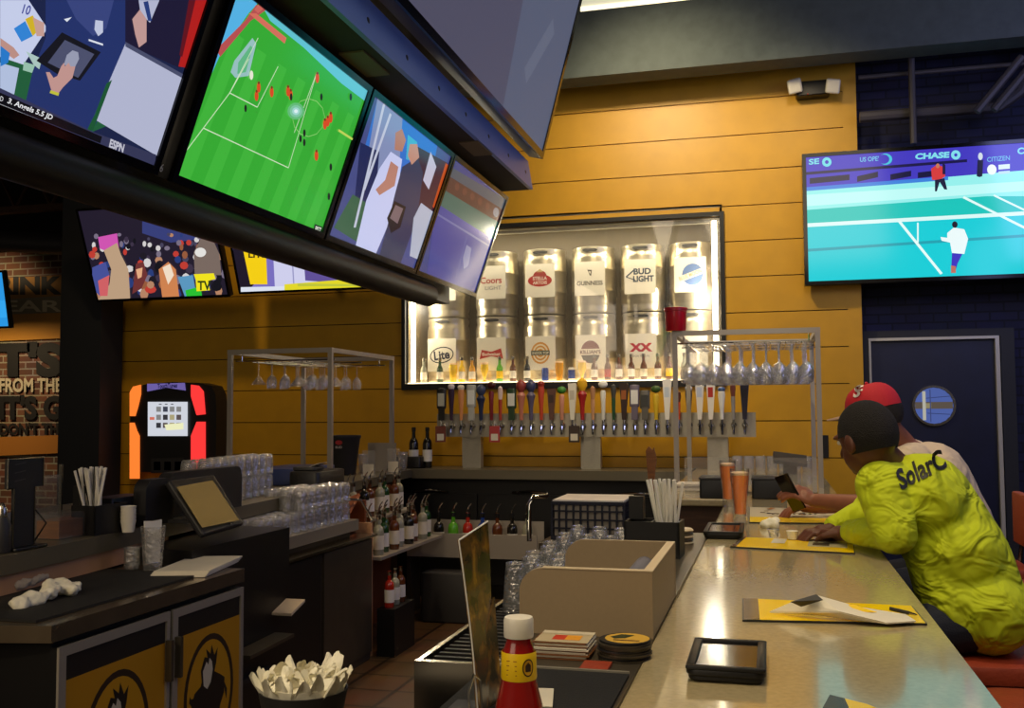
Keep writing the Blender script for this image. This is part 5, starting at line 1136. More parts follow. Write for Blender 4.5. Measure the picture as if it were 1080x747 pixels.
pc = menu('yellow menu card under the folded flyer and pen, nearest whole one', [(783, 656), (978, 660), (962, 641), (783, 633)])
qr(pc, 0, .045, 0, 1, (70, 58, 40)); qr(pc, .045, .09, .0, 1, (120, 100, 60)); pc.build('print', 'print_gloss', pc.t)
pc = menu('yellow menu card under the arm of the man in the yellow shirt', [(770, 578), (902, 585), (900, 572), (782, 568)])
qr(pc, .62, .95, .35, .9, (200, 190, 150)); qr(pc, .66, .8, .45, .7, (90, 80, 60)); qr(pc, .3, .42, .5, .95, (230, 224, 200)); qr(pc, .0, .04, 0, 1, (60, 50, 40)); pc.build('print', 'print_gloss', pc.t)
pc = menu('opened yellow and white menu card in front of the man with the red cap', [(790, 552), (872, 553), (905, 539), (790, 536)])
qr(pc, 0, 1, .32, 1, (226, 214, 180))
random.seed(2)
for i in range(34): a, b = random.random()*.9+.03, random.random()*.5+.42; qr(pc, a, a+.05, b, b+.05, random.choice([(60, 50, 44), (120, 100, 70), (236, 190, 40), (190, 120, 50), (40, 40, 60)]))
for i in range(9): qr(pc, .25+i*.06, .28+i*.06, .34, .42, (50, 44, 44))
pc.build('print', 'print_gloss', pc.t)
pc = menu('corner of a yellow and black menu card at the bottom picture edge', [(862, 760), (960, 765), (915, 746), (875, 736)])
qr(pc, 0, .4, 0, 1, (58, 48, 34)); pc.build('print', 'print_gloss', pc.t)
# folded flyer with pen
t = thing('folded_flyer', 'folded cream flyer with dark logo patch lying on the nearest menu card', 'flyer', tuple(P(885, 650, Z=1.08)))
za = 1.079
fl = [(812, 645, .002), (862, 648, .004), (935, 657, .003), (966, 655, .002), (955, 648, .006), (905, 640, .022), (862, 628, .045), (838, 634, .03)]
mb = MB(); vs = []
for x, y, h in fl: p = P(x, y, Z=za+h); vs.append(p)
c = P(885, 645, Z=za+.02); k = len(vs)
up = vs+[c]; lo = [Vector((p.x, p.y, max(p.z-.003, 1.0758))) for p in up]
mb.add(up+lo, [(i, (i+1) % k, k) for i in range(k)]+[(k+1+(i+1) % k, k+1+i, 2*k+1) for i in range(k)]+[(i, k+1+i, k+1+(i+1) % k, (i+1) % k) for i in range(k)])
mb.build('paper_fold', 'paper', t, 0)
pcz = [P(x, y, Z=za+h+.001) for x, y, h in ((834, 637, .030), (861, 629, .044), (868, 635, .036), (845, 642, .018))]
MB().prism([v+V3(0, -.002, .004) for v in pcz], (0, -.0005, .001)).build('logo_patch', 'charcoal', t, 0)
MB().prism([P(x, y, Z=za+h)+V3(0, -.001, .004) for x, y, h in ((868, 641, .02), (900, 640, .022), (925, 648, .010), (880, 647, .012))], (0, 0, .001)).build('yellow_patch', 'yellow_card', t, 0)
a, b = P(938, 642, Z=1.082), P(966, 648, Z=1.082)
t = thing('pen', 'black and silver pen lying across the flyer on the nearest menu', 'pen', tuple((a+b)/2)); a, b = P(938, 642, Z=1.092), P(968, 649, Z=1.082)
MB().tube([a, a+(b-a)*.7], .0045, 8).build('barrel', 'black', t); MB().tube([a+(b-a)*.7, a+(b-a)*.95, b], [.004, .002, .0005], 8).build('tip', 'steel_plain', t)
# black trays
def tray(label, x0, x1, y0, y1, z=ZB, h=.028):
    t = thing('bill_tray', label, 'tray', ((x0+x1)/2, (y0+y1)/2, z))
    MB().rbox(x0+.004, x1-.004, y0+.004, y1-.004, z+.0003, z+h*.55, .018).rbox(x0, x1, y0, y1, z+h*.35, z+h*.8, .02).build('base', 'black', t)
    mb = MB(); r = .016
    mb.rbox(x0, x1, y0, y0+r, z+h*.75, z+h, .006).rbox(x0, x1, y1-r, y1, z+h*.75, z+h, .006).rbox(x0, x0+r, y0+r*.5, y1-r*.5, z+h*.75, z+h, .006).rbox(x1-r, x1, y0+r*.5, y1-r*.5, z+h*.75, z+h, .006)
    mb.build('rim', 'black', t); MB().box(x0+r, x1-r, y0+r, y1-r, z+h*.8, z+h*.84).build('glossy_insert', 'black_gloss', t, 0)
a, b, c = P(725, 700, Z=1.09), P(808, 703, Z=1.09), P(740, 674, Z=1.10)
tray('square black tray with a shiny insert, nearest us on the bar', a.x, b.x, P(766, 705, Z=1.098).y, P(770, 674, Z=1.098).y)
a, b = P(742, 562, Z=1.09), P(783, 564, Z=1.09)
tray('smaller-looking black tray beside the beer glasses farther up the bar', a.x, b.x, P(760, 562, Z=1.095).y, P(760, 552, Z=1.095).y)
# beers
for u, v, l in ((781, 551, 'full glass of orange beer, the nearer and shorter-looking one'), (768, 534, 'full glass of orange beer standing behind the nearer one')):
    k = P(u, v, Z=1.071)
    t = thing('beer_glass', l, 'beer', (k.x, k.y, 1.071)); Z0 = 1.0712; H = .225
    pr = [(.028, 0), (.030, .006), (.0255, .03), (.027, .07), (.033, .13), (.0395, .19), (.0405, H)]
    MB().lathe([(0, 0)]+pr+[(.039, H), (.038, .19), (.0315, .13), (.0255, .07), (.024, .035), (0, .03)], (k.x, k.y, Z0), 24).build('glass_body', 'glass', t)
    MB().lathe([(0, .032), (.0236, .036), (.025, .07), (.031, .13), (.0373, .185), (.0378, .197), (0, .197)], (k.x, k.y, Z0), 24).build('beer', 'beer', t)
    MB().lathe([(0, .1972), (.0378, .1972), (.038, .208), (.03, .212), (0, .212)], (k.x, k.y, Z0), 24).build('foam', 'foam', t)
# crumpled napkin, ramekin cup
def blob(name, c, r, mt, label, cat, seed=0, parent=None):
    random.seed(seed); mb = MB()
    for k in range(7): mb.ball(Vector(c)+Vector((random.uniform(-1, 1)*r*.6, random.uniform(-1, 1)*r*.6, r*.5+random.uniform(-.2, .3)*r)), (r*random.uniform(.4, .7), r*random.uniform(.3, .6), r*random.uniform(.35, .5)), 6)
    o = mb.build(name, mt, parent); rm = o.modifiers.new('r', 'REMESH'); rm.mode = 'VOXEL'; rm.voxel_size = r*.16
    tx = bpy.data.textures.new(name, 'VORONOI'); tx.noise_scale = r*.7; ds = o.modifiers.new('d', 'DISPLACE'); ds.texture = tx; ds.strength = r*.4; ds.texture_coords = 'GLOBAL'
    if cat: tag(o, label, cat)
    return o
k = P(812, 556, Z=1.072); blob('crumpled_napkin', (k.x, k.y, 1.066), .038, 'napkin', 'crumpled white napkin beside the nearer beer glass', 'napkin', 4)
for u, v, l in ((816, 566, 'tiny clear cup standing on the far edge of the middle menu'), (836, 568, 'tiny clear cup with white dip on the middle menu')):
    k = P(u, v, Z=1.08); o = MB().lathe([(0, .001), (.016, .001), (.021, .028), (.022, .03), (.020, .028), (.015, .004), (0, .004)], (k.x, k.y, 1.0765), 16)
    tag(o.build('sauce_cup', 'glass_bright' if u < 820 else 'plastic_white'), l, 'cup')
# divider box on the ledge
t = thing('partition_box', 'open beige laminate partition box with rounded corners beside the bar', 'partition', (-.37, 2.5, 1.07))
dz0 = 1.069; z1 = P(686, 606, X=-.25).z
dxl, dxr = -.535, -.25; dy0, dy1 = 2.09, P(712, 563, X=-.25).y
def roundpanel(y, th):
    H = z1; r = .05; pts = [(dxr, y, dz0), (dxr, y, H)]
    for i in range(7): a = PI/2+PI/2*i/6; pts.append((dxl+r+r*math.cos(a), y, H-r+r*math.sin(a)))
    pts.append((dxl, y, dz0)); return MB().prism(pts, (0, th, 0))
roundpanel(dy0, .018).build('front_panel', 'beige_lam', t, 30); roundpanel(dy1-.018, .018).build('rear_panel', 'beige_lam', t, 30)
MB().box(dxr-.018, dxr-.0005, dy0+.0185, dy1-.0185, dz0, z1-.001).build('side_panel', 'beige_lam', t, 0)
MB().box(dxr-.019, dxr+.001, dy0+.020, dy1-.0185, z1-.0008, z1+.002).box(dxl+.05, dxr+.001, dy0-.001, dy0+.0195, z1+.0002, z1+.002).build('edge_band', 'beige_edge', t, 0)
k = P(665, 602, Z=1.15)
t = thing('ice_scoop', 'grey-blue rounded scoop leaning inside the beige partition box', 'scoop', (-.35, 2.45, 1.07))
MB().capsule((-.36, 2.40, 1.10), .028, (-.32, 2.62, 1.155), .024, 8).build('bowl', 'scoop_grey', t); MB().tube([(-.36, 2.40, 1.1), (-.375, 2.22, 1.085)], .010, 8).build('handle', 'charcoal', t)
# coasters
def stack(name, label, c, n, th, shape, r, group=None, cat='coasters'):
    t = thing(name, label, cat, c)
    random.seed(9)
    for k in range(n):
        dx, dy = random.uniform(-.004, .004), random.uniform(-.004, .004); z = c[2]+k*th
        if shape == 'sq': MB().box(c[0]-r+dx, c[0]+r+dx, c[1]-r*.9+dy, c[1]+r*.9+dy, z+.0002, z+th-.0004).build('coaster', 'paper' if k % 3 else 'wood', t, 0)
        else: MB().lathe([(0, 0), (r, 0), (r, th-.0006), (0, th-.0006)], (c[0]+dx, c[1]+dy, z+.0002), 28).build('coaster', 'charcoal' if k % 4 == 1 else 'dark_steel', t)
    return t, c[2]+n*th
k = P(594, 692, Z=1.07)
t, zt_ = stack('coaster_stack', 'square stack of cardboard coasters left of the round ones', (k.x, 1.93, 1.0685), 13, .0025, 'sq', .052)
pc = Pic((k.x-.052, 1.93-.047, zt_+.0004), (1, 0, 0), (0, 1, 0), .0002); pc.rect(0, .104, 0, .094, (196, 178, 140)); pc.rect(.03, .085, .02, .06, (206, 60, 30)); pc.rect(.055, .085, .02, .06, (236, 160, 40)); pc.rect(0, .104, .07, .094, (214, 200, 170)); pc.build('print', 'print', t)
k = P(660, 700, Z=1.07); cxr = P(661, 690, Z=1.09)
t, zt_ = stack('coaster_stack', 'round stack of coasters with a yellow top disc beside the bar edge', (-.285, 1.93, 1.0685), 10, .0035, 'rd', .050)
pc = Pic((-.285, 1.93, zt_+.0004), (1, 0, 0), (0, 1, 0), .0002); pc.ell(0, 0, .049, .049, (40, 34, 26)); pc.ell(0.004, .004, .043, .043, (216, 170, 60)); pc.poly([(-.03, .01), (-.01, .035), (.015, .03), (.0, .0), (-.02, -.005)], (50, 56, 20)); pc.rect(-.02, .03, -.02, -.012, (120, 84, 30)); pc.build('print', 'print', t)
k = P(640, 702, Z=1.07); tag(MB().box(-.352, -.300, 1.81, 1.87, 1.0685, 1.074).build('matchbook', 'red_leather', None, 0), 'small red card tucked under the round coaster stack', 'card')
# bar mat with napkin paper at the bottom
a = P(668, 711, Z=1.07)
tag(MB().box(-.52, -.258, 1.45, 1.79, 1.0685, 1.074, 'black_rubber').box(-.52, -.258, 1.79, 1.798, 1.0685, 1.077, 'steel').build('bar_mat', 'black_rubber', None, 0), 'dark rubber mat on the ledge at the bottom edge', 'mat')
tag(MB().obox((-.385, 1.60, 1.077), V3(.03, .004, 0), V3(-.01, .05, 0), V3(0, 0, .001)).build('paper_napkin', 'paper', None, 0), 'small white paper on the dark mat at the bottom edge', 'paper')
# ketchup bottle
kx_, ky_ = -.334, 1.30
t = thing('ketchup_bottle', 'red ketchup bottle with a white screw cap and yellow label', 'ketchup', (kx_, ky_, 1.0685)); Z0 = 1.0687
MB().lathe([(0, 0), (.030, 0), (.034, .006), (.034, .055), (.031, .085), (.0235, .115), (.0225, .15), (.0185, .163), (.0165, .168), (.0165, .175), (0, .175)], (kx_, ky_, Z0), 28).build('bottle_body', 'ketchup', t)
MB().lathe([(.0236, .119), (.0240, .121), (.0232, .154), (.0228, .155)], (kx_, ky_, Z0), 28).build('neck_label', 'yellow_card', t)
mb = MB(); prof = []
for k in range(40): pass
mb.lathe([(.0195, .173), (.0200, .176), (.0200, .195), (.0185, .199), (0, .200)], (kx_, ky_, Z0), 40).build('cap', 'plastic_white', t)
# small round brand emblem on the neck label, curved with it
pc = Pic((kx_+.0165, ky_-.0165, Z0+.137), (1, 1, 0), (0, 0, 1), .0002); pc.ell(0, 0, .0085, .0115, (60, 36, 12)); pc.ell(0, 0, .0068, .0098, (226, 170, 20)); pc.poly([(-.004, -.005), (-.004, .003), (0, .007), (.004, .003), (.004, -.005)], (50, 30, 14))
def cyl(p):
    d = Vector((p.x-kx_, p.y-ky_)); d.normalize(); return Vector((kx_+d.x*.0243, ky_+d.y*.0243, p.z))
pc.build('neck_emblem', 'print', t, warp=cyl)
pc = Pic((kx_-.01, ky_-.03, Z0+.137), (1, 0, 0), (0, 0, 1), .0001)
for i in range(4): pc.rect(-.006, .014, -.010+i*.006, -.0088+i*.006, (170, 110, 20))
pc.build('label_print', 'print', t, warp=cyl)
# table tent / menus standing in a wire stand
t = thing('table_tent', 'standing food photo menu in a wire holder at the near counter', 'menu', (-.455, 1.52, 1.0685))
def sheet(px_pts, Yf, Yb, nm, mt, th=.003):
    v = [P(x, y, Y=yy) for (x, y), yy in zip(px_pts, Yf)]
    return MB().prism(v, V3(-.001, th, 0)).build(nm, mt, t, 0)
A0 = [P(484, 572, Y=1.46), P(514, 551, Y=1.56), P(522, 640, Y=1.545), P(500, 700, Y=1.50), P(494, 640, Y=1.47)]
z0 = 1.075
# bent card: two columns of quads from top to bottom
mb = MB(); rows = 8; L_ = [(484, 570), (488, 598), (491.5, 625), (495, 652), (497.5, 675), (500, 700), (502, 725), (504, 750), (505, 760)]; R__ = [(514.5, 550), (516.5, 580), (517.5, 610), (518.5, 640), (520, 665), (522, 690), (523, 715), (524, 740), (525, 765)]
vv = [];
for i in range(9):
    a = P(*L_[i], Y=1.455); b = P(*R__[i], Y=1.56); vv += [a, b]
th = V3(-.0015, .0015, 0); n2 = len(vv)
fs = [(2*i, 2*i+2, 2*i+3, 2*i+1) for i in range(8)]
mb.add(vv+[v-V3(.003, -.001, 0) for v in vv], fs+[tuple(n2+q for q in reversed(f)) for f in fs]+[(2*i, n2+2*i, n2+2*i+2, 2*i+2) for i in range(8)]+[(2*i+1, 2*i+3, n2+2*i+3, n2+2*i+1) for i in range(8)]+[(0, 1, n2+1, n2)])
mb.build('photo_card', 'food_print', t, 0) if 0 else None
nt = bpy.data.materials.new('food_print'); nt.use_nodes = True; N = nt.node_tree.nodes; Lk = nt.node_tree.links
tc = N.new('ShaderNodeTexCoord'); ns = N.new('ShaderNodeTexNoise'); ns.inputs['Scale'].default_value = 22; ns.inputs['Detail'].default_value = 3; ns.inputs['Distortion'].default_value = .5
rp = N.new('ShaderNodeValToRGB'); els = rp.color_ramp.elements; els[0].position = .32; els[0].color = (*lin((30, 30, 18)), 1); els[1].position = .72; els[1].color = (*lin((190, 140, 44)), 1)
e_ = els.new(.45); e_.color = (*lin((64, 54, 28)), 1); e_ = els.new(.58); e_.color = (*lin((120, 84, 36)), 1)
Lk.new(tc.outputs['Object'], ns.inputs['Vector']); Lk.new(ns.outputs['Fac'], rp.inputs[0]); Lk.new(rp.outputs[0], N['Principled BSDF'].inputs['Base Color']); N['Principled BSDF'].inputs['Roughness'].default_value = .25
M['food_print'] = nt
mb.build('photo_card', 'food_print', t, 0)
mb = MB()
for i in range(8): mb.tube([vv[2*i]+V3(.0, -.001, 0), vv[2*i+2]+V3(0, -.001, 0)], .0012, 5)
mb.tube([vv[0], vv[1]], .0014, 5); mb.build('card_edge', 'white', t)
q0, q1, q2, q3 = P(505, 690, Y=1.50), P(520, 630, Y=1.565), P(532, 790, Y=1.565), P(512, 790, Y=1.50)
MB().prism([q0, q1, q2, q3], V3(-.003, .001, 0)).build('second_card', 'red_food', t, 0) if 0 else MB().prism([q0, q1, q2, q3], V3(.003, -.001, 0)).build('second_card', 'food_print', t, 0)
MB().tube([P(496, 760, Y=1.44), P(494, 730, Y=1.44), P(500, 712, Y=1.45), P(506, 718, Y=1.46), P(509, 760, Y=1.47)], .0022, 8).build('wire_loop', 'chrome', t)
MB().box(-.50, -.40, 1.45, 1.55, 1.0686, 1.08).build('foot', 'black', t, 0)
# popcorn-like crumpled paper liner in a basket
t = thing('paper_lined_basket', 'basket filled with crumpled white paper liners at the bottom edge', 'basket', (-.70, 1.42, 1.0685))
bx, by = P(320, 735, Y=1.42).x, 1.42; t.location = (bx, by, 1.0685)
MB().lathe([(0, 0), (.055, 0), (.06, .01), (.068, .05), (.066, .05), (.055, .012), (0, .01)], (bx, by, 1.0687), 24).build('basket_body', 'charcoal', t)
random.seed(21); mb = MB()
mb.lathe([(.052, 1.078), (.060, 1.10), (.064, 1.128), (.05, 1.134), (0, 1.138)], (bx, by, 0), 32)
def petal(c, out, up, w, h, curl):
    side = out.cross(up).normalized(); g = []; n_ = 5
    for a in range(n_+1):
        fa = a/n_; row = []
        for b in range(n_+1):
            fb = b/n_-.5; tw = 1-.35*fa**2
            row.append(c+side*fb*w*tw+up*h*fa+out*(curl*h*fa*fa-.35*w*(fb*2)**2*.5)+up*(-.25*h*(fb*2)**2*fa)+out*.003*math.sin(9*fb+5*fa))
        g.append(row)
    vs = [p for r_ in g for p in r_]; m_ = n_+1; k = len(vs); fs = [(i*m_+j, i*m_+j+1, (i+1)*m_+j+1, (i+1)*m_+j) for i in range(n_) for j in range(n_)]
    back = [p-out*.0012 for p in vs]; mb.add(vs+back, fs+[tuple(k+q for q in reversed(f)) for f in fs])
for i in range(16):
    a = 2*PI*i/16+random.uniform(-.1, .1); o_ = V3(math.cos(a), math.sin(a), 0)
    petal(V3(bx, by, 1.078)+o_*.054, o_, V3(0, 0, 1), random.uniform(.026, .036), random.uniform(.062, .078), random.uniform(.15, .4))
for i in range(46):
    a = random.uniform(0, 2*PI); o_ = V3(math.cos(a), math.sin(a), random.uniform(-.3, .3)).normalized(); r = random.uniform(.0, .055)
    up = (V3(random.uniform(-.5, .5), random.uniform(-.5, .5), 1)-o_*0).normalized(); up = (up-o_*up.dot(o_)).normalized()
    petal(V3(bx+r*math.cos(a*1.7), by+r*math.sin(a*1.7), 1.122+random.uniform(-.004, .006)), o_, up, random.uniform(.018, .030), random.uniform(.018, .034), random.uniform(-.6, .8))
mb.build('paper_liner', 'napkin', t, 60)
# straw caddy on the ledge by the bar
straw_caddy((-.385, 3.30, 1.0685), -.05, 'black caddy with straws on the ledge behind the beige partition')
straws(-.345, 3.29, 1.085, 14, .26, .235, 0, 'white paper straw in the caddy behind the beige partition', 'straws in the right caddy')
straws(-.335, 3.31, 1.085, 8, .16, .225, 0, 'white paper straw in the caddy behind the beige partition', 'straws in the right caddy')
t = thing('lid_stack', 'short stack of cup lids behind the right straw caddy', 'lids', (-.33, 3.62, 1.0685))
for k in range(5): MB().lathe([(0, 0), (.045, 0), (.047, .004), (.04, .010), (0, .011)], (-.33, 3.62, 1.069+k*.011), 20).build('lid', 'dark_steel' if k % 2 else 'beige_edge', t)
# carved wooden tap handle stand
k = P(687, 500, Y=5.3)
t = thing('wooden_handle', 'tall brown wooden handle standing at the inner side of the bar', 'handle', (k.x, 5.6, 1.05))
k = P(687, 500, Y=5.6)
MB().prism([(k.x-.012, 5.6, 1.071), (k.x+.014, 5.6, 1.071), (k.x+.022, 5.6, 1.22), (k.x+.030, 5.6, 1.27), (k.x+.016, 5.6, 1.34), (k.x+.008, 5.6, 1.325), (k.x-.014, 5.6, 1.345), (k.x-.030, 5.6, 1.32), (k.x-.022, 5.6, 1.2)], (0, .02, 0)).build('carved_body', 'wood', t, 0)
MB().box(k.x-.04, k.x+.04, 5.57, 5.65, 1.0705, 1.08).build('foot', 'black', t, 0)
# black boxes, shield, trays at the far end
for u0, u1, l in ((738, 766, 'black condiment box behind the beer glasses, left one'), (793, 830, 'black condiment box behind the beer glasses, right one by the phone')):
    a, b = P(u0, 520, Y=5.5), P(u1, 520, Y=5.5)
    t = thing('condiment_box', l, 'box', ((a.x+b.x)/2, 5.6, 1.071)); MB().rbox(a.x, b.x, 5.48, 5.72, 1.0705, 1.17, .012).build('box_body', 'black', t); MB().rbox(a.x-.004, b.x+.004, 5.476, 5.724, 1.1705, 1.182, .012).build('lid', 'charcoal', t)
a, b = P(722, 500, Y=5.85), P(862, 500, Y=5.85)
t = thing('splash_shield', 'clear acrylic splash shield across the far end of the bar', 'shield', ((a.x+b.x)/2, 5.85, 1.071))
MB().box(a.x, b.x, 5.85, 5.856, 1.08, 1.275).build('pane', 'plexi', t, 0); MB().box(a.x, b.x, 5.84, 5.866, 1.0705, 1.082).build('base_rail', 'steel_plain', t, 0)
k = P(724, 520, Y=5.9); tag(MB().box(-.58, -.42, 5.95, 6.25, 1.071, 1.085, 'paper').box(-.585, -.40, 5.96, 6.2, 1.0855, 1.10, 'satin_steel').box(-.57, -.43, 5.97, 6.2, 1.1005, 1.11, 'paper').build('tray_stack', 'paper', None, 0), 'stack of flat pale trays left of the splash shield', 'trays')
k = P(833, 482, Y=7.7)
t = thing('card_reader', 'small black tilted card terminal under the right rack', 'terminal', (k.x, 7.7, 1.071)); MB().box(k.x-.05, k.x+.05, 7.66, 7.78, 1.0705, 1.15).build('stand', 'black', t, 0)
MB().obox((k.x, 7.7, 1.18), V3(.12, 0, -.015), V3(0, .06, .03), V3(.002, 0, .012)).build('screen_unit', 'charcoal', t, 0)
# ================================================================= PEOPLE AND STOOLS
def voxel_skin(mb, name, mt, parent, vs=.007, smooth=3, disp=None):
    me = bpy.data.meshes.new('tmp'); me.from_pydata([tuple(p) for p in mb.v], [], mb.f); o = bpy.data.objects.new('tmp', me); COL.objects.link(o)
    r = o.modifiers.new('r', 'REMESH'); r.mode = 'VOXEL'; r.voxel_size = vs
    if smooth: q = o.modifiers.new('s', 'SMOOTH'); q.iterations = smooth; q.factor = .5
    if disp:
        tx = bpy.data.textures.new(name, 'CLOUDS'); tx.noise_scale = disp[1]; tx.noise_depth = 2
        d = o.modifiers.new('d', 'DISPLACE'); d.texture = tx; d.strength = disp[0]; d.mid_level = .5; d.texture_coords = 'GLOBAL'
    bpy.context.view_layer.update()
    ev = o.evaluated_get(bpy.context.evaluated_depsgraph_get()); m2 = bpy.data.meshes.new_from_object(ev)
    bpy.data.objects.remove(o)
    off = absloc(parent); m2.transform(Matrix.Translation(-off)); m2.materials.clear(); m2.materials.append(M[mt])
    m2.polygons.foreach_set('use_smooth', [True]*len(m2.polygons)); m2.name = name
    ob = bpy.data.objects.new(name, m2); COL.objects.link(ob); ob.parent = parent; return ob
def basis(f, u):
    f = Vector(f).normalized(); u = (Vector(u)-f*Vector(u).dot(f)).normalized(); r = f.cross(u)
    return Matrix((r, f, u)).transposed(), r, f, u
def head(mb, c, f, u, k=1.0):
    R, r, f, u = basis(f, u); c = Vector(c)
    mb.ball(c+u*.018*k-f*.008*k, (.076*k, .096*k, .098*k), 12, rot=R); mb.ball(c-u*.035*k+f*.030*k, (.058*k, .062*k, .070*k), 10, rot=R)
    mb.ball(c-u*.082*k+f*.058*k, (.026*k, .024*k, .020*k), 8, rot=R)                      # chin
    mb.capsule(c+u*.012*k+f*.086*k, .010*k, c-u*.026*k+f*.108*k, .014*k, 6)               # nose
    for s in (-1, 1):
        mb.ball(c+r*.078*k*s-u*.008*k-f*.006*k, (.009*k, .020*k, .032*k), 8, rot=R)         # ear
        mb.ball(c+r*.032*k*s+u*.026*k+f*.082*k, (.024*k, .014*k, .009*k), 8, rot=R)         # brow
    mb.capsule(c-u*.056*k+f*.080*k-r*.018*k, .009*k, c-u*.056*k+f*.080*k+r*.018*k, .009*k, 6)   # lips
    return R, r, f, u
def eyes(c, R, r, f, u, k, parent):
    for s in (-1, 1):
        e = MB().ball(Vector(c)+r*.031*k*s+u*.010*k+f*.0825*k, .0085*k, 8).build('eye', 'white', parent)
def hand(mb, w, d, n, side, curl=1.0, k=1.0):
    """wrist w, direction d, back-of-hand normal n, side=+1: thumb towards n x d"""
    d = Vector(d).normalized(); n = (Vector(n)-d*Vector(n).dot(d)).normalized(); t = n.cross(d)*side; w = Vector(w)
    mb.capsule(w, .025*k, w+d*.035*k, .026*k, 6)
    for i in range(4):
        a = w+d*.02*k+t*(.024-.016*i)*k; kn = w+d*(.085-.006*abs(i-1))*k+t*(.030-.020*i)*k
        mb.capsule(a, .014*k, kn, .0115*k, 6)
        L = [.042, .046, .042, .034][i]*k; ang = .9*curl; p = kn; dd = d.copy()
        for j in range(3):
            dd = (dd*math.cos(ang)-n*math.sin(ang)); n2 = n
            q = p+dd.normalized()*L*(1, .62, .5)[j]; mb.capsule(p, .0095*k, q, .0085*k, 5); p = q
            if j == 0: ang = .95*curl
    p = w+d*.018*k+t*.026*k; q = p+(d*.7+t*.75-n*.3).normalized()*.042*k; mb.capsule(p, .013*k, q, .011*k, 6)
    q2 = q+(d*.9+t*.05-n*.45).normalized()*.034*k; mb.capsule(q, .0105*k, q2, .009*k, 6)
def stool(loc, rot, label, back=True):
    t = thing('bar_stool', label, 'bar stool', loc, rot, 'bar stools along the right bar')
    W = dict(world=False)
    MB().rbox(-.21, .21, -.20, .20, .70, .775, .05).build('seat', 'red_leather', t, **W)
    if back: MB().rbox(.19, .235, -.19, .19, .86, 1.12, .02).build('backrest', 'orange_leather', t, **W); MB().tube([(.21, -.15, .74), (.23, -.15, .9)], .011, 8).build('back_post', 'steel_plain', t, **W); MB().tube([(.21, .15, .74), (.23, .15, .9)], .011, 8).build('back_post', 'steel_plain', t, **W)
    for x, y in ((-1, -1), (-1, 1), (1, -1), (1, 1)): MB().tube([(x*.16, y*.15, .70), (x*.21, y*.20, 0)], .014, 8).build('leg', 'charcoal', t, **W)
    MB().tube([(-.19, -.18, .28), (.19, -.18, .28), (.19, .18, .28), (-.19, .18, .28), (-.19, -.18, .28)], .010, 6).build('footrest', 'steel_plain', t, **W)
    return t
stool((.68, 3.48, 0), .1, 'bar stool under the man in the yellow shirt', False)
stool((.72, 4.30, 0), .0, 'bar stool under the man with the red cap', False)
stool((.74, 2.86, 0), .05, 'empty red-brown bar stool nearest us at the bottom right corner', False)
stool((1.02, 4.78, 0), .0, 'empty bar stool whose red seat shows behind the yellow shirt', False)
stool((.99, 5.46, 0), .0, 'farthest bar stool, its brown backrest at the right picture edge')
# ---- man in the yellow shirt
m1 = thing('person', 'person in a bright yellow long-sleeved shirt leaning on the bar, seen from behind', 'person', (.62, 3.5, .775))
hc = P(914, 464, Y=3.52); hf = V3(-.62, .76, -.22); hu = V3(-.20, .12, 1)
neck0 = V3(.385, 3.60, 1.345)
pel = V3(.625, 3.50, .905); mid = V3(.575, 3.54, 1.07); ch = V3(.475, 3.58, 1.24)
shL = V3(.335, 3.455, 1.295); elL = V3(.365, 3.37, 1.14); wrL = V3(.235, 3.66, 1.112)
shR = V3(.45, 3.80, 1.30); elR = V3(.34, 3.98, 1.14); wrR = V3(.19, 3.78, 1.108)
K = 1.08
mb = MB(); R, r, f, u = head(mb, hc, hf, hu, K)
mb.capsule(neck0, .062, hc-u*.04-f*.02, .060, 8)
mb.capsule(pel, .11, mid, .12, 8); mb.capsule(mid, .12, ch, .13, 8); mb.capsule(ch, .12, neck0, .06, 8)
for a, b, c_ in ((shL, elL, wrL), (shR, elR, wrR)): mb.capsule(a, .052, b, .042, 8); mb.capsule(b, .04, c_, .028, 8)
hand(mb, wrL, (P(866, 561, Z=1.105)-wrL), (0.1, 0, 1), 1, 1.15, 1.05); hand(mb, wrR, (-.6, -.2, -.05), (0, 0, 1), -1, .7, 1.0)
for hy, ky in ((3.42, 3.36), (3.64, 3.66)):
    kn = V3(.22, ky, .80); an = V3(.26, ky, .36); mb.capsule((.56, hy, .87), .070, kn, .062, 8); mb.capsule(kn, .058, an, .04, 8); mb.capsule(an, .036, (.17, ky, .31), .032, 6)
voxel_skin(mb, 'body', 'skin', m1, .006, 2); eyes(hc, R, r, f, u, K, m1)
mb = MB().ball(hc+u*.018*K-f*.010*K, (.081*K, .102*K, .104*K), 16, rot=R)
keep = []
for fc in mb.f:
    c_ = sum((mb.v[i] for i in fc), Vector())/len(fc)-hc; a, b = c_.dot(f), c_.dot(u)
    if (a < .045*K and b > -.045*K-.0*a and not (a > .005*K and b < .02*K)) or b > .075*K: keep.append(fc)
mb.f = keep; mb.mi = [0]*len(keep); mb.build('hair', 'hair', m1)
mb = MB()
mb.capsule(pel, .150, mid, .155, 10); mb.capsule(mid, .155, ch, .158, 10); mb.capsule(pel+V3(.015, -.07, -.005), .128, pel+V3(.015, .07, -.005), .128, 8); mb.capsule(pel+V3(-.06, -.06, .0), .118, pel+V3(-.06, .06, .0), .118, 8); mb.capsule(pel+V3(-.05, -.03, .0), .13, mid+V3(-.04, -.03, 0), .13, 8)
mb.capsule(ch, .15, neck0+V3(.025, 0, -.05), .085, 10); mb.capsule(shL+V3(.03, .02, -.01), .085, shR+V3(.0, -.02, -.01), .085, 10); mb.capsule(ch+V3(.01, -.08, .0), .125, ch+V3(.03, .12, .0), .12, 8)
mb.capsule(mid+V3(0, -.06, 0), .135, mid+V3(0, .07, 0), .135, 8)
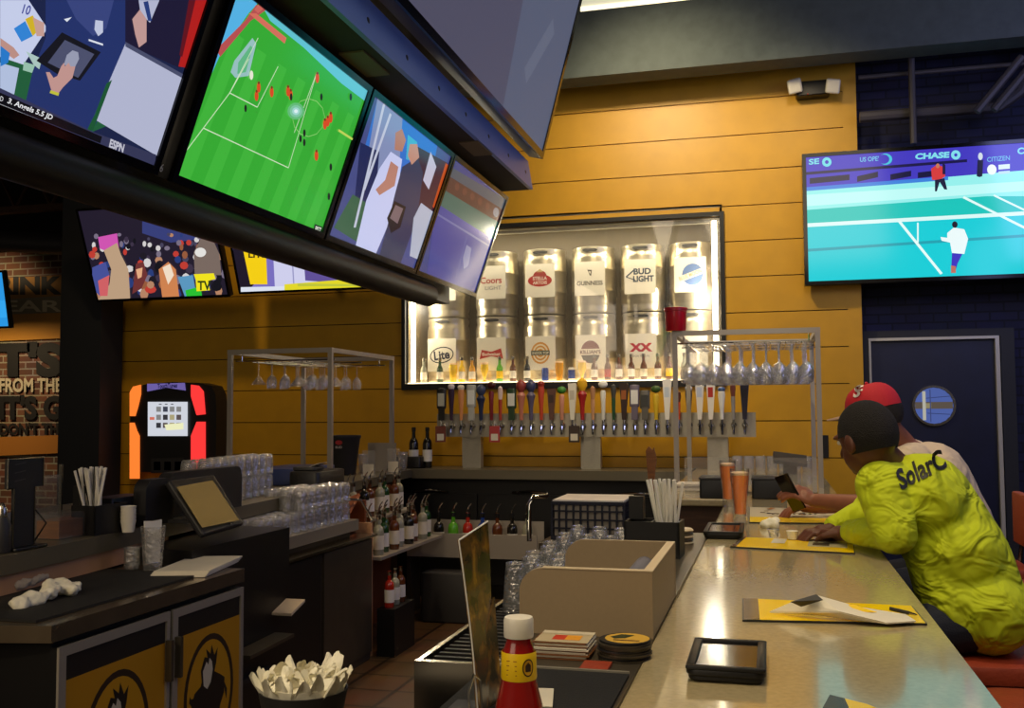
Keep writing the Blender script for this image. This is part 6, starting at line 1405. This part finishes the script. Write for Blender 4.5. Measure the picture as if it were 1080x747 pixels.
for a, b, c_ in ((shL, elL, wrL), (shR, elR, wrR)): mb.capsule(a, .082, b+V3(0, 0, .012), .068, 10); mb.capsule(b+V3(0, 0, .012), .062, b+(c_-b)*.86+V3(0, 0, .008), .042, 10)
shirt = voxel_skin(mb, 'shirt', 'hivis', m1, .007, 3, (.005, .12))
mb = MB()
for hy, ky in ((3.42, 3.36), (3.64, 3.66)): kn = V3(.22, ky, .80); an = V3(.26, ky, .38); mb.capsule((.58, hy, .87), .088, kn, .074, 8); mb.capsule(kn, .072, an, .056, 8)
mb.ball((.63, 3.51, .865), (.135, .17, .085), 10); voxel_skin(mb, 'trousers', 'jeans', m1, .008, 2)
for ky in (3.36, 3.66): MB().capsule((.27, ky, .34), .045, (.15, ky, .31), .040, 8).build('shoe', 'shoe', m1)
# lettering on the back, laid onto the cloth
bpy.context.view_layer.update()
bvh = BVHTree.FromPolygons([v.co+absloc(m1) for v in shirt.data.vertices], [tuple(p.vertices) for p in shirt.data.polygons])
def onto(p):
    d = (p-CAMP).normalized(); h = bvh.ray_cast(p-d*.6, d, 1.4)
    return (h[0]+h[1]*.0035) if h[0] else p
pc = Pic(P(970, 500, Y=3.35), (1, .1, 0), (0, 0, 1), 0)
pc.pxtext('SolarC', (950, 518), (999, 494), (943, 497), (28, 26, 20), .03)
def refine(pc):
    for _ in range(1):
        v2 = list(pc.v); f2 = []; c2 = []
        for f_, c_ in zip(pc.f, pc.c):
            a, b, c = f_; k = len(v2); v2 += [(pc.v[a]+pc.v[b])/2, (pc.v[b]+pc.v[c])/2, (pc.v[c]+pc.v[a])/2]
            f2 += [(a, k, k+2), (k, b, k+1), (k+2, k+1, c), (k, k+1, k+2)]; c2 += [c_]*4
        pc.v, pc.f, pc.c = v2, f2, c2
refine(pc); pc.build('back_lettering', 'print', m1, warp=onto)
# ---- man with the red cap
m2 = thing('person', 'person in a red cap and cream shirt holding a phone, behind the yellow shirt', 'person', (.74, 4.3, .775))
hc = P(922, 440, Y=4.22); hf = V3(-.92, .22, -.22); hu = V3(-.22, .04, 1); K = 1.06
neck0 = V3(.50, 4.28, 1.385); pel = V3(.73, 4.30, .875); mid = V3(.685, 4.30, 1.08); ch = V3(.60, 4.28, 1.265)
shL = V3(.50, 4.11, 1.33); elL = V3(.385, 4.24, 1.16); wrL = V3(.155, 4.36, 1.165); shR = V3(.56, 4.47, 1.34); elR = V3(.40, 4.66, 1.13); wrR = V3(.16, 4.56, 1.12)
mb = MB(); R, r, f, u = head(mb, hc, hf, hu, K)
mb.capsule(neck0, .062, hc-u*.04-f*.02, .060, 8); mb.capsule(pel, .14, mid, .13, 8); mb.capsule(mid, .13, ch, .135, 8); mb.capsule(ch, .12, neck0, .06, 8)
for a, b, c_ in ((shL, elL, wrL), (shR, elR, wrR)): mb.capsule(a, .05, b, .042, 8); mb.capsule(b, .043, c_, .029, 8)
ph = P(836, 514, Y=4.36)
hand(mb, wrL, (ph+V3(.02, 0, -.02)-wrL), (-.1, -.5, .8), -1, .9, 1.0); hand(mb, wrR, (-1, -.2, 0), (0, 0, 1), -1, .6, 1.0)
for hy, ky in ((4.2, 4.16), (4.4, 4.42)):
    kn = V3(.24, ky, .80); an = V3(.27, ky, .36); mb.capsule((.66, hy, .87), .070, kn, .06, 8); mb.capsule(kn, .056, an, .04, 8); mb.capsule(an, .036, (.18, ky, .31), .03, 6)
voxel_skin(mb, 'body', 'skin_tan', m2, .006, 2); eyes(hc, R, r, f, u, K, m2)
mb = MB(); mb.capsule(pel, .155, mid, .15, 10); mb.capsule(mid, .15, ch, .15, 10); mb.capsule(ch, .14, neck0+V3(.02, 0, -.05), .08, 10); mb.capsule(shL+V3(.02, .02, 0), .08, shR, .08, 10); mb.capsule(ch+V3(.02, -.08, 0), .115, ch+V3(.02, .1, 0), .115, 8)
for a, b in ((shL, elL), (shR, elR)): mb.capsule(a, .078, a+(b-a)*.6, .07, 10)
voxel_skin(mb, 'shirt', 'cream_cloth', m2, .008, 3, (.008, .10))
mb = MB()
for hy, ky in ((4.2, 4.16), (4.4, 4.42)): kn = V3(.24, ky, .80); an = V3(.27, ky, .38); mb.capsule((.70, hy, .875), .095, kn, .075, 8); mb.capsule(kn, .072, an, .055, 8)
mb.ball((.74, 4.3, .87), (.14, .17, .09), 10); voxel_skin(mb, 'trousers', 'jeans', m2, .009, 2)
for ky in (4.16, 4.42): MB().capsule((.28, ky, .34), .045, (.16, ky, .31), .04, 8).build('shoe', 'shoe', m2)
# cap: crown, brim, emblem, button
cc = hc+u*.030*K-f*.005
mb = MB(); n = 28; rings = []
for j in range(9):
    a = PI/2*j/9*.98; rings.append([cc+R @ Vector((.084*K*math.cos(a)**.7*math.cos(2*PI*i/n), .103*K*math.cos(a)**.7*math.sin(2*PI*i/n), .098*K*math.sin(a))) for i in range(n)])
mb.rings(rings, cap=True); crown = mb.build('cap_crown', 'cap_red', m2, 60)
MB().ball(cc+u*.100*K, .007, 6).build('cap_button', 'cap_red', crown)
mb = MB(); ins, outs = [], []
for i in range(17):
    a = PI*(.08+.84*i/16); ins.append(cc+R @ Vector((.080*K*math.cos(a), .099*K*math.sin(a), .002))); outs.append(cc+R @ Vector((.088*K*math.cos(a), (.103+.078*math.sin(a)**.6)*K*math.sin(a)**.5 if 0 else (.099*math.sin(a)+.078*math.sin(a)**.8)*K, -.004-.012*abs(math.cos(a))+.004)))
vv = ins+outs; k = len(ins); low = [v-u*.004 for v in vv]
mb.add(vv+low, [(i, i+1, k+i+1, k+i) for i in range(k-1)]+[(2*k+k+i, 2*k+k+i+1, 2*k+i+1, 2*k+i) for i in range(k-1)]+[(k+i, k+i+1, 3*k+i+1, 3*k+i) for i in range(k-1)])
mb.build('cap_brim', 'brim_grey', crown)
e0 = P(904, 415, Y=4.14); pc = Pic(e0, (1, .0, 0), (0, 0, 1), 0)
pc.pxtext('S', (900, 420), (907, 419), (902, 407), (240, 226, 216), .03); pc.pxtext('F', (904, 418), (909, 417), (906, 408), (240, 226, 216), .02)
refine(pc); bvh = BVHTree.FromPolygons([v.co+absloc(m2) for v in crown.data.vertices], [tuple(p.vertices) for p in crown.data.polygons])
bvh = BVHTree.FromPolygons([Vector(v.co)+absloc(crown) for v in crown.data.vertices], [tuple(p.vertices) for p in crown.data.polygons])
pc.build('cap_emblem', 'print', crown, warp=onto)
# hair at the nape
mb = MB().ball(hc+u*.012*K-f*.012*K, (.080*K, .098*K, .085*K), 14, rot=R); keep = []
for fc in mb.f:
    c_ = sum((mb.v[i] for i in fc), Vector())/len(fc)-hc
    if c_.dot(f) < -.01 and c_.dot(u) > -.05: keep.append(fc)
mb.f = keep; mb.mi = [0]*len(keep); mb.build('hair', 'hair', m2)
# phone in his hand
t = thing('mobile_phone', 'dark mobile phone held upright in the hand of the man with the cap', 'phone', tuple(ph))
a, b = P(827, 503, Y=4.36), P(845, 536, Y=4.36); ax = (b-a)/2
MB().obox((a+b)/2+V3(-.010, .0, .0), ax*1.1, V3(.024, -.028, .010), ax.cross(V3(.024, -.028, .010)).normalized()*.0045).build('phone_body', 'black_gloss', t, 0)
MB().obox((a+b)/2+V3(-.010, .0, 0)-ax.cross(V3(.024, -.028, .010)).normalized()*.005, ax*.98, V3(.024, -.028, .010)*.9, ax.cross(V3(.024, -.028, .010)).normalized()*.0006).build('phone_screen', 'charcoal', t, 0)
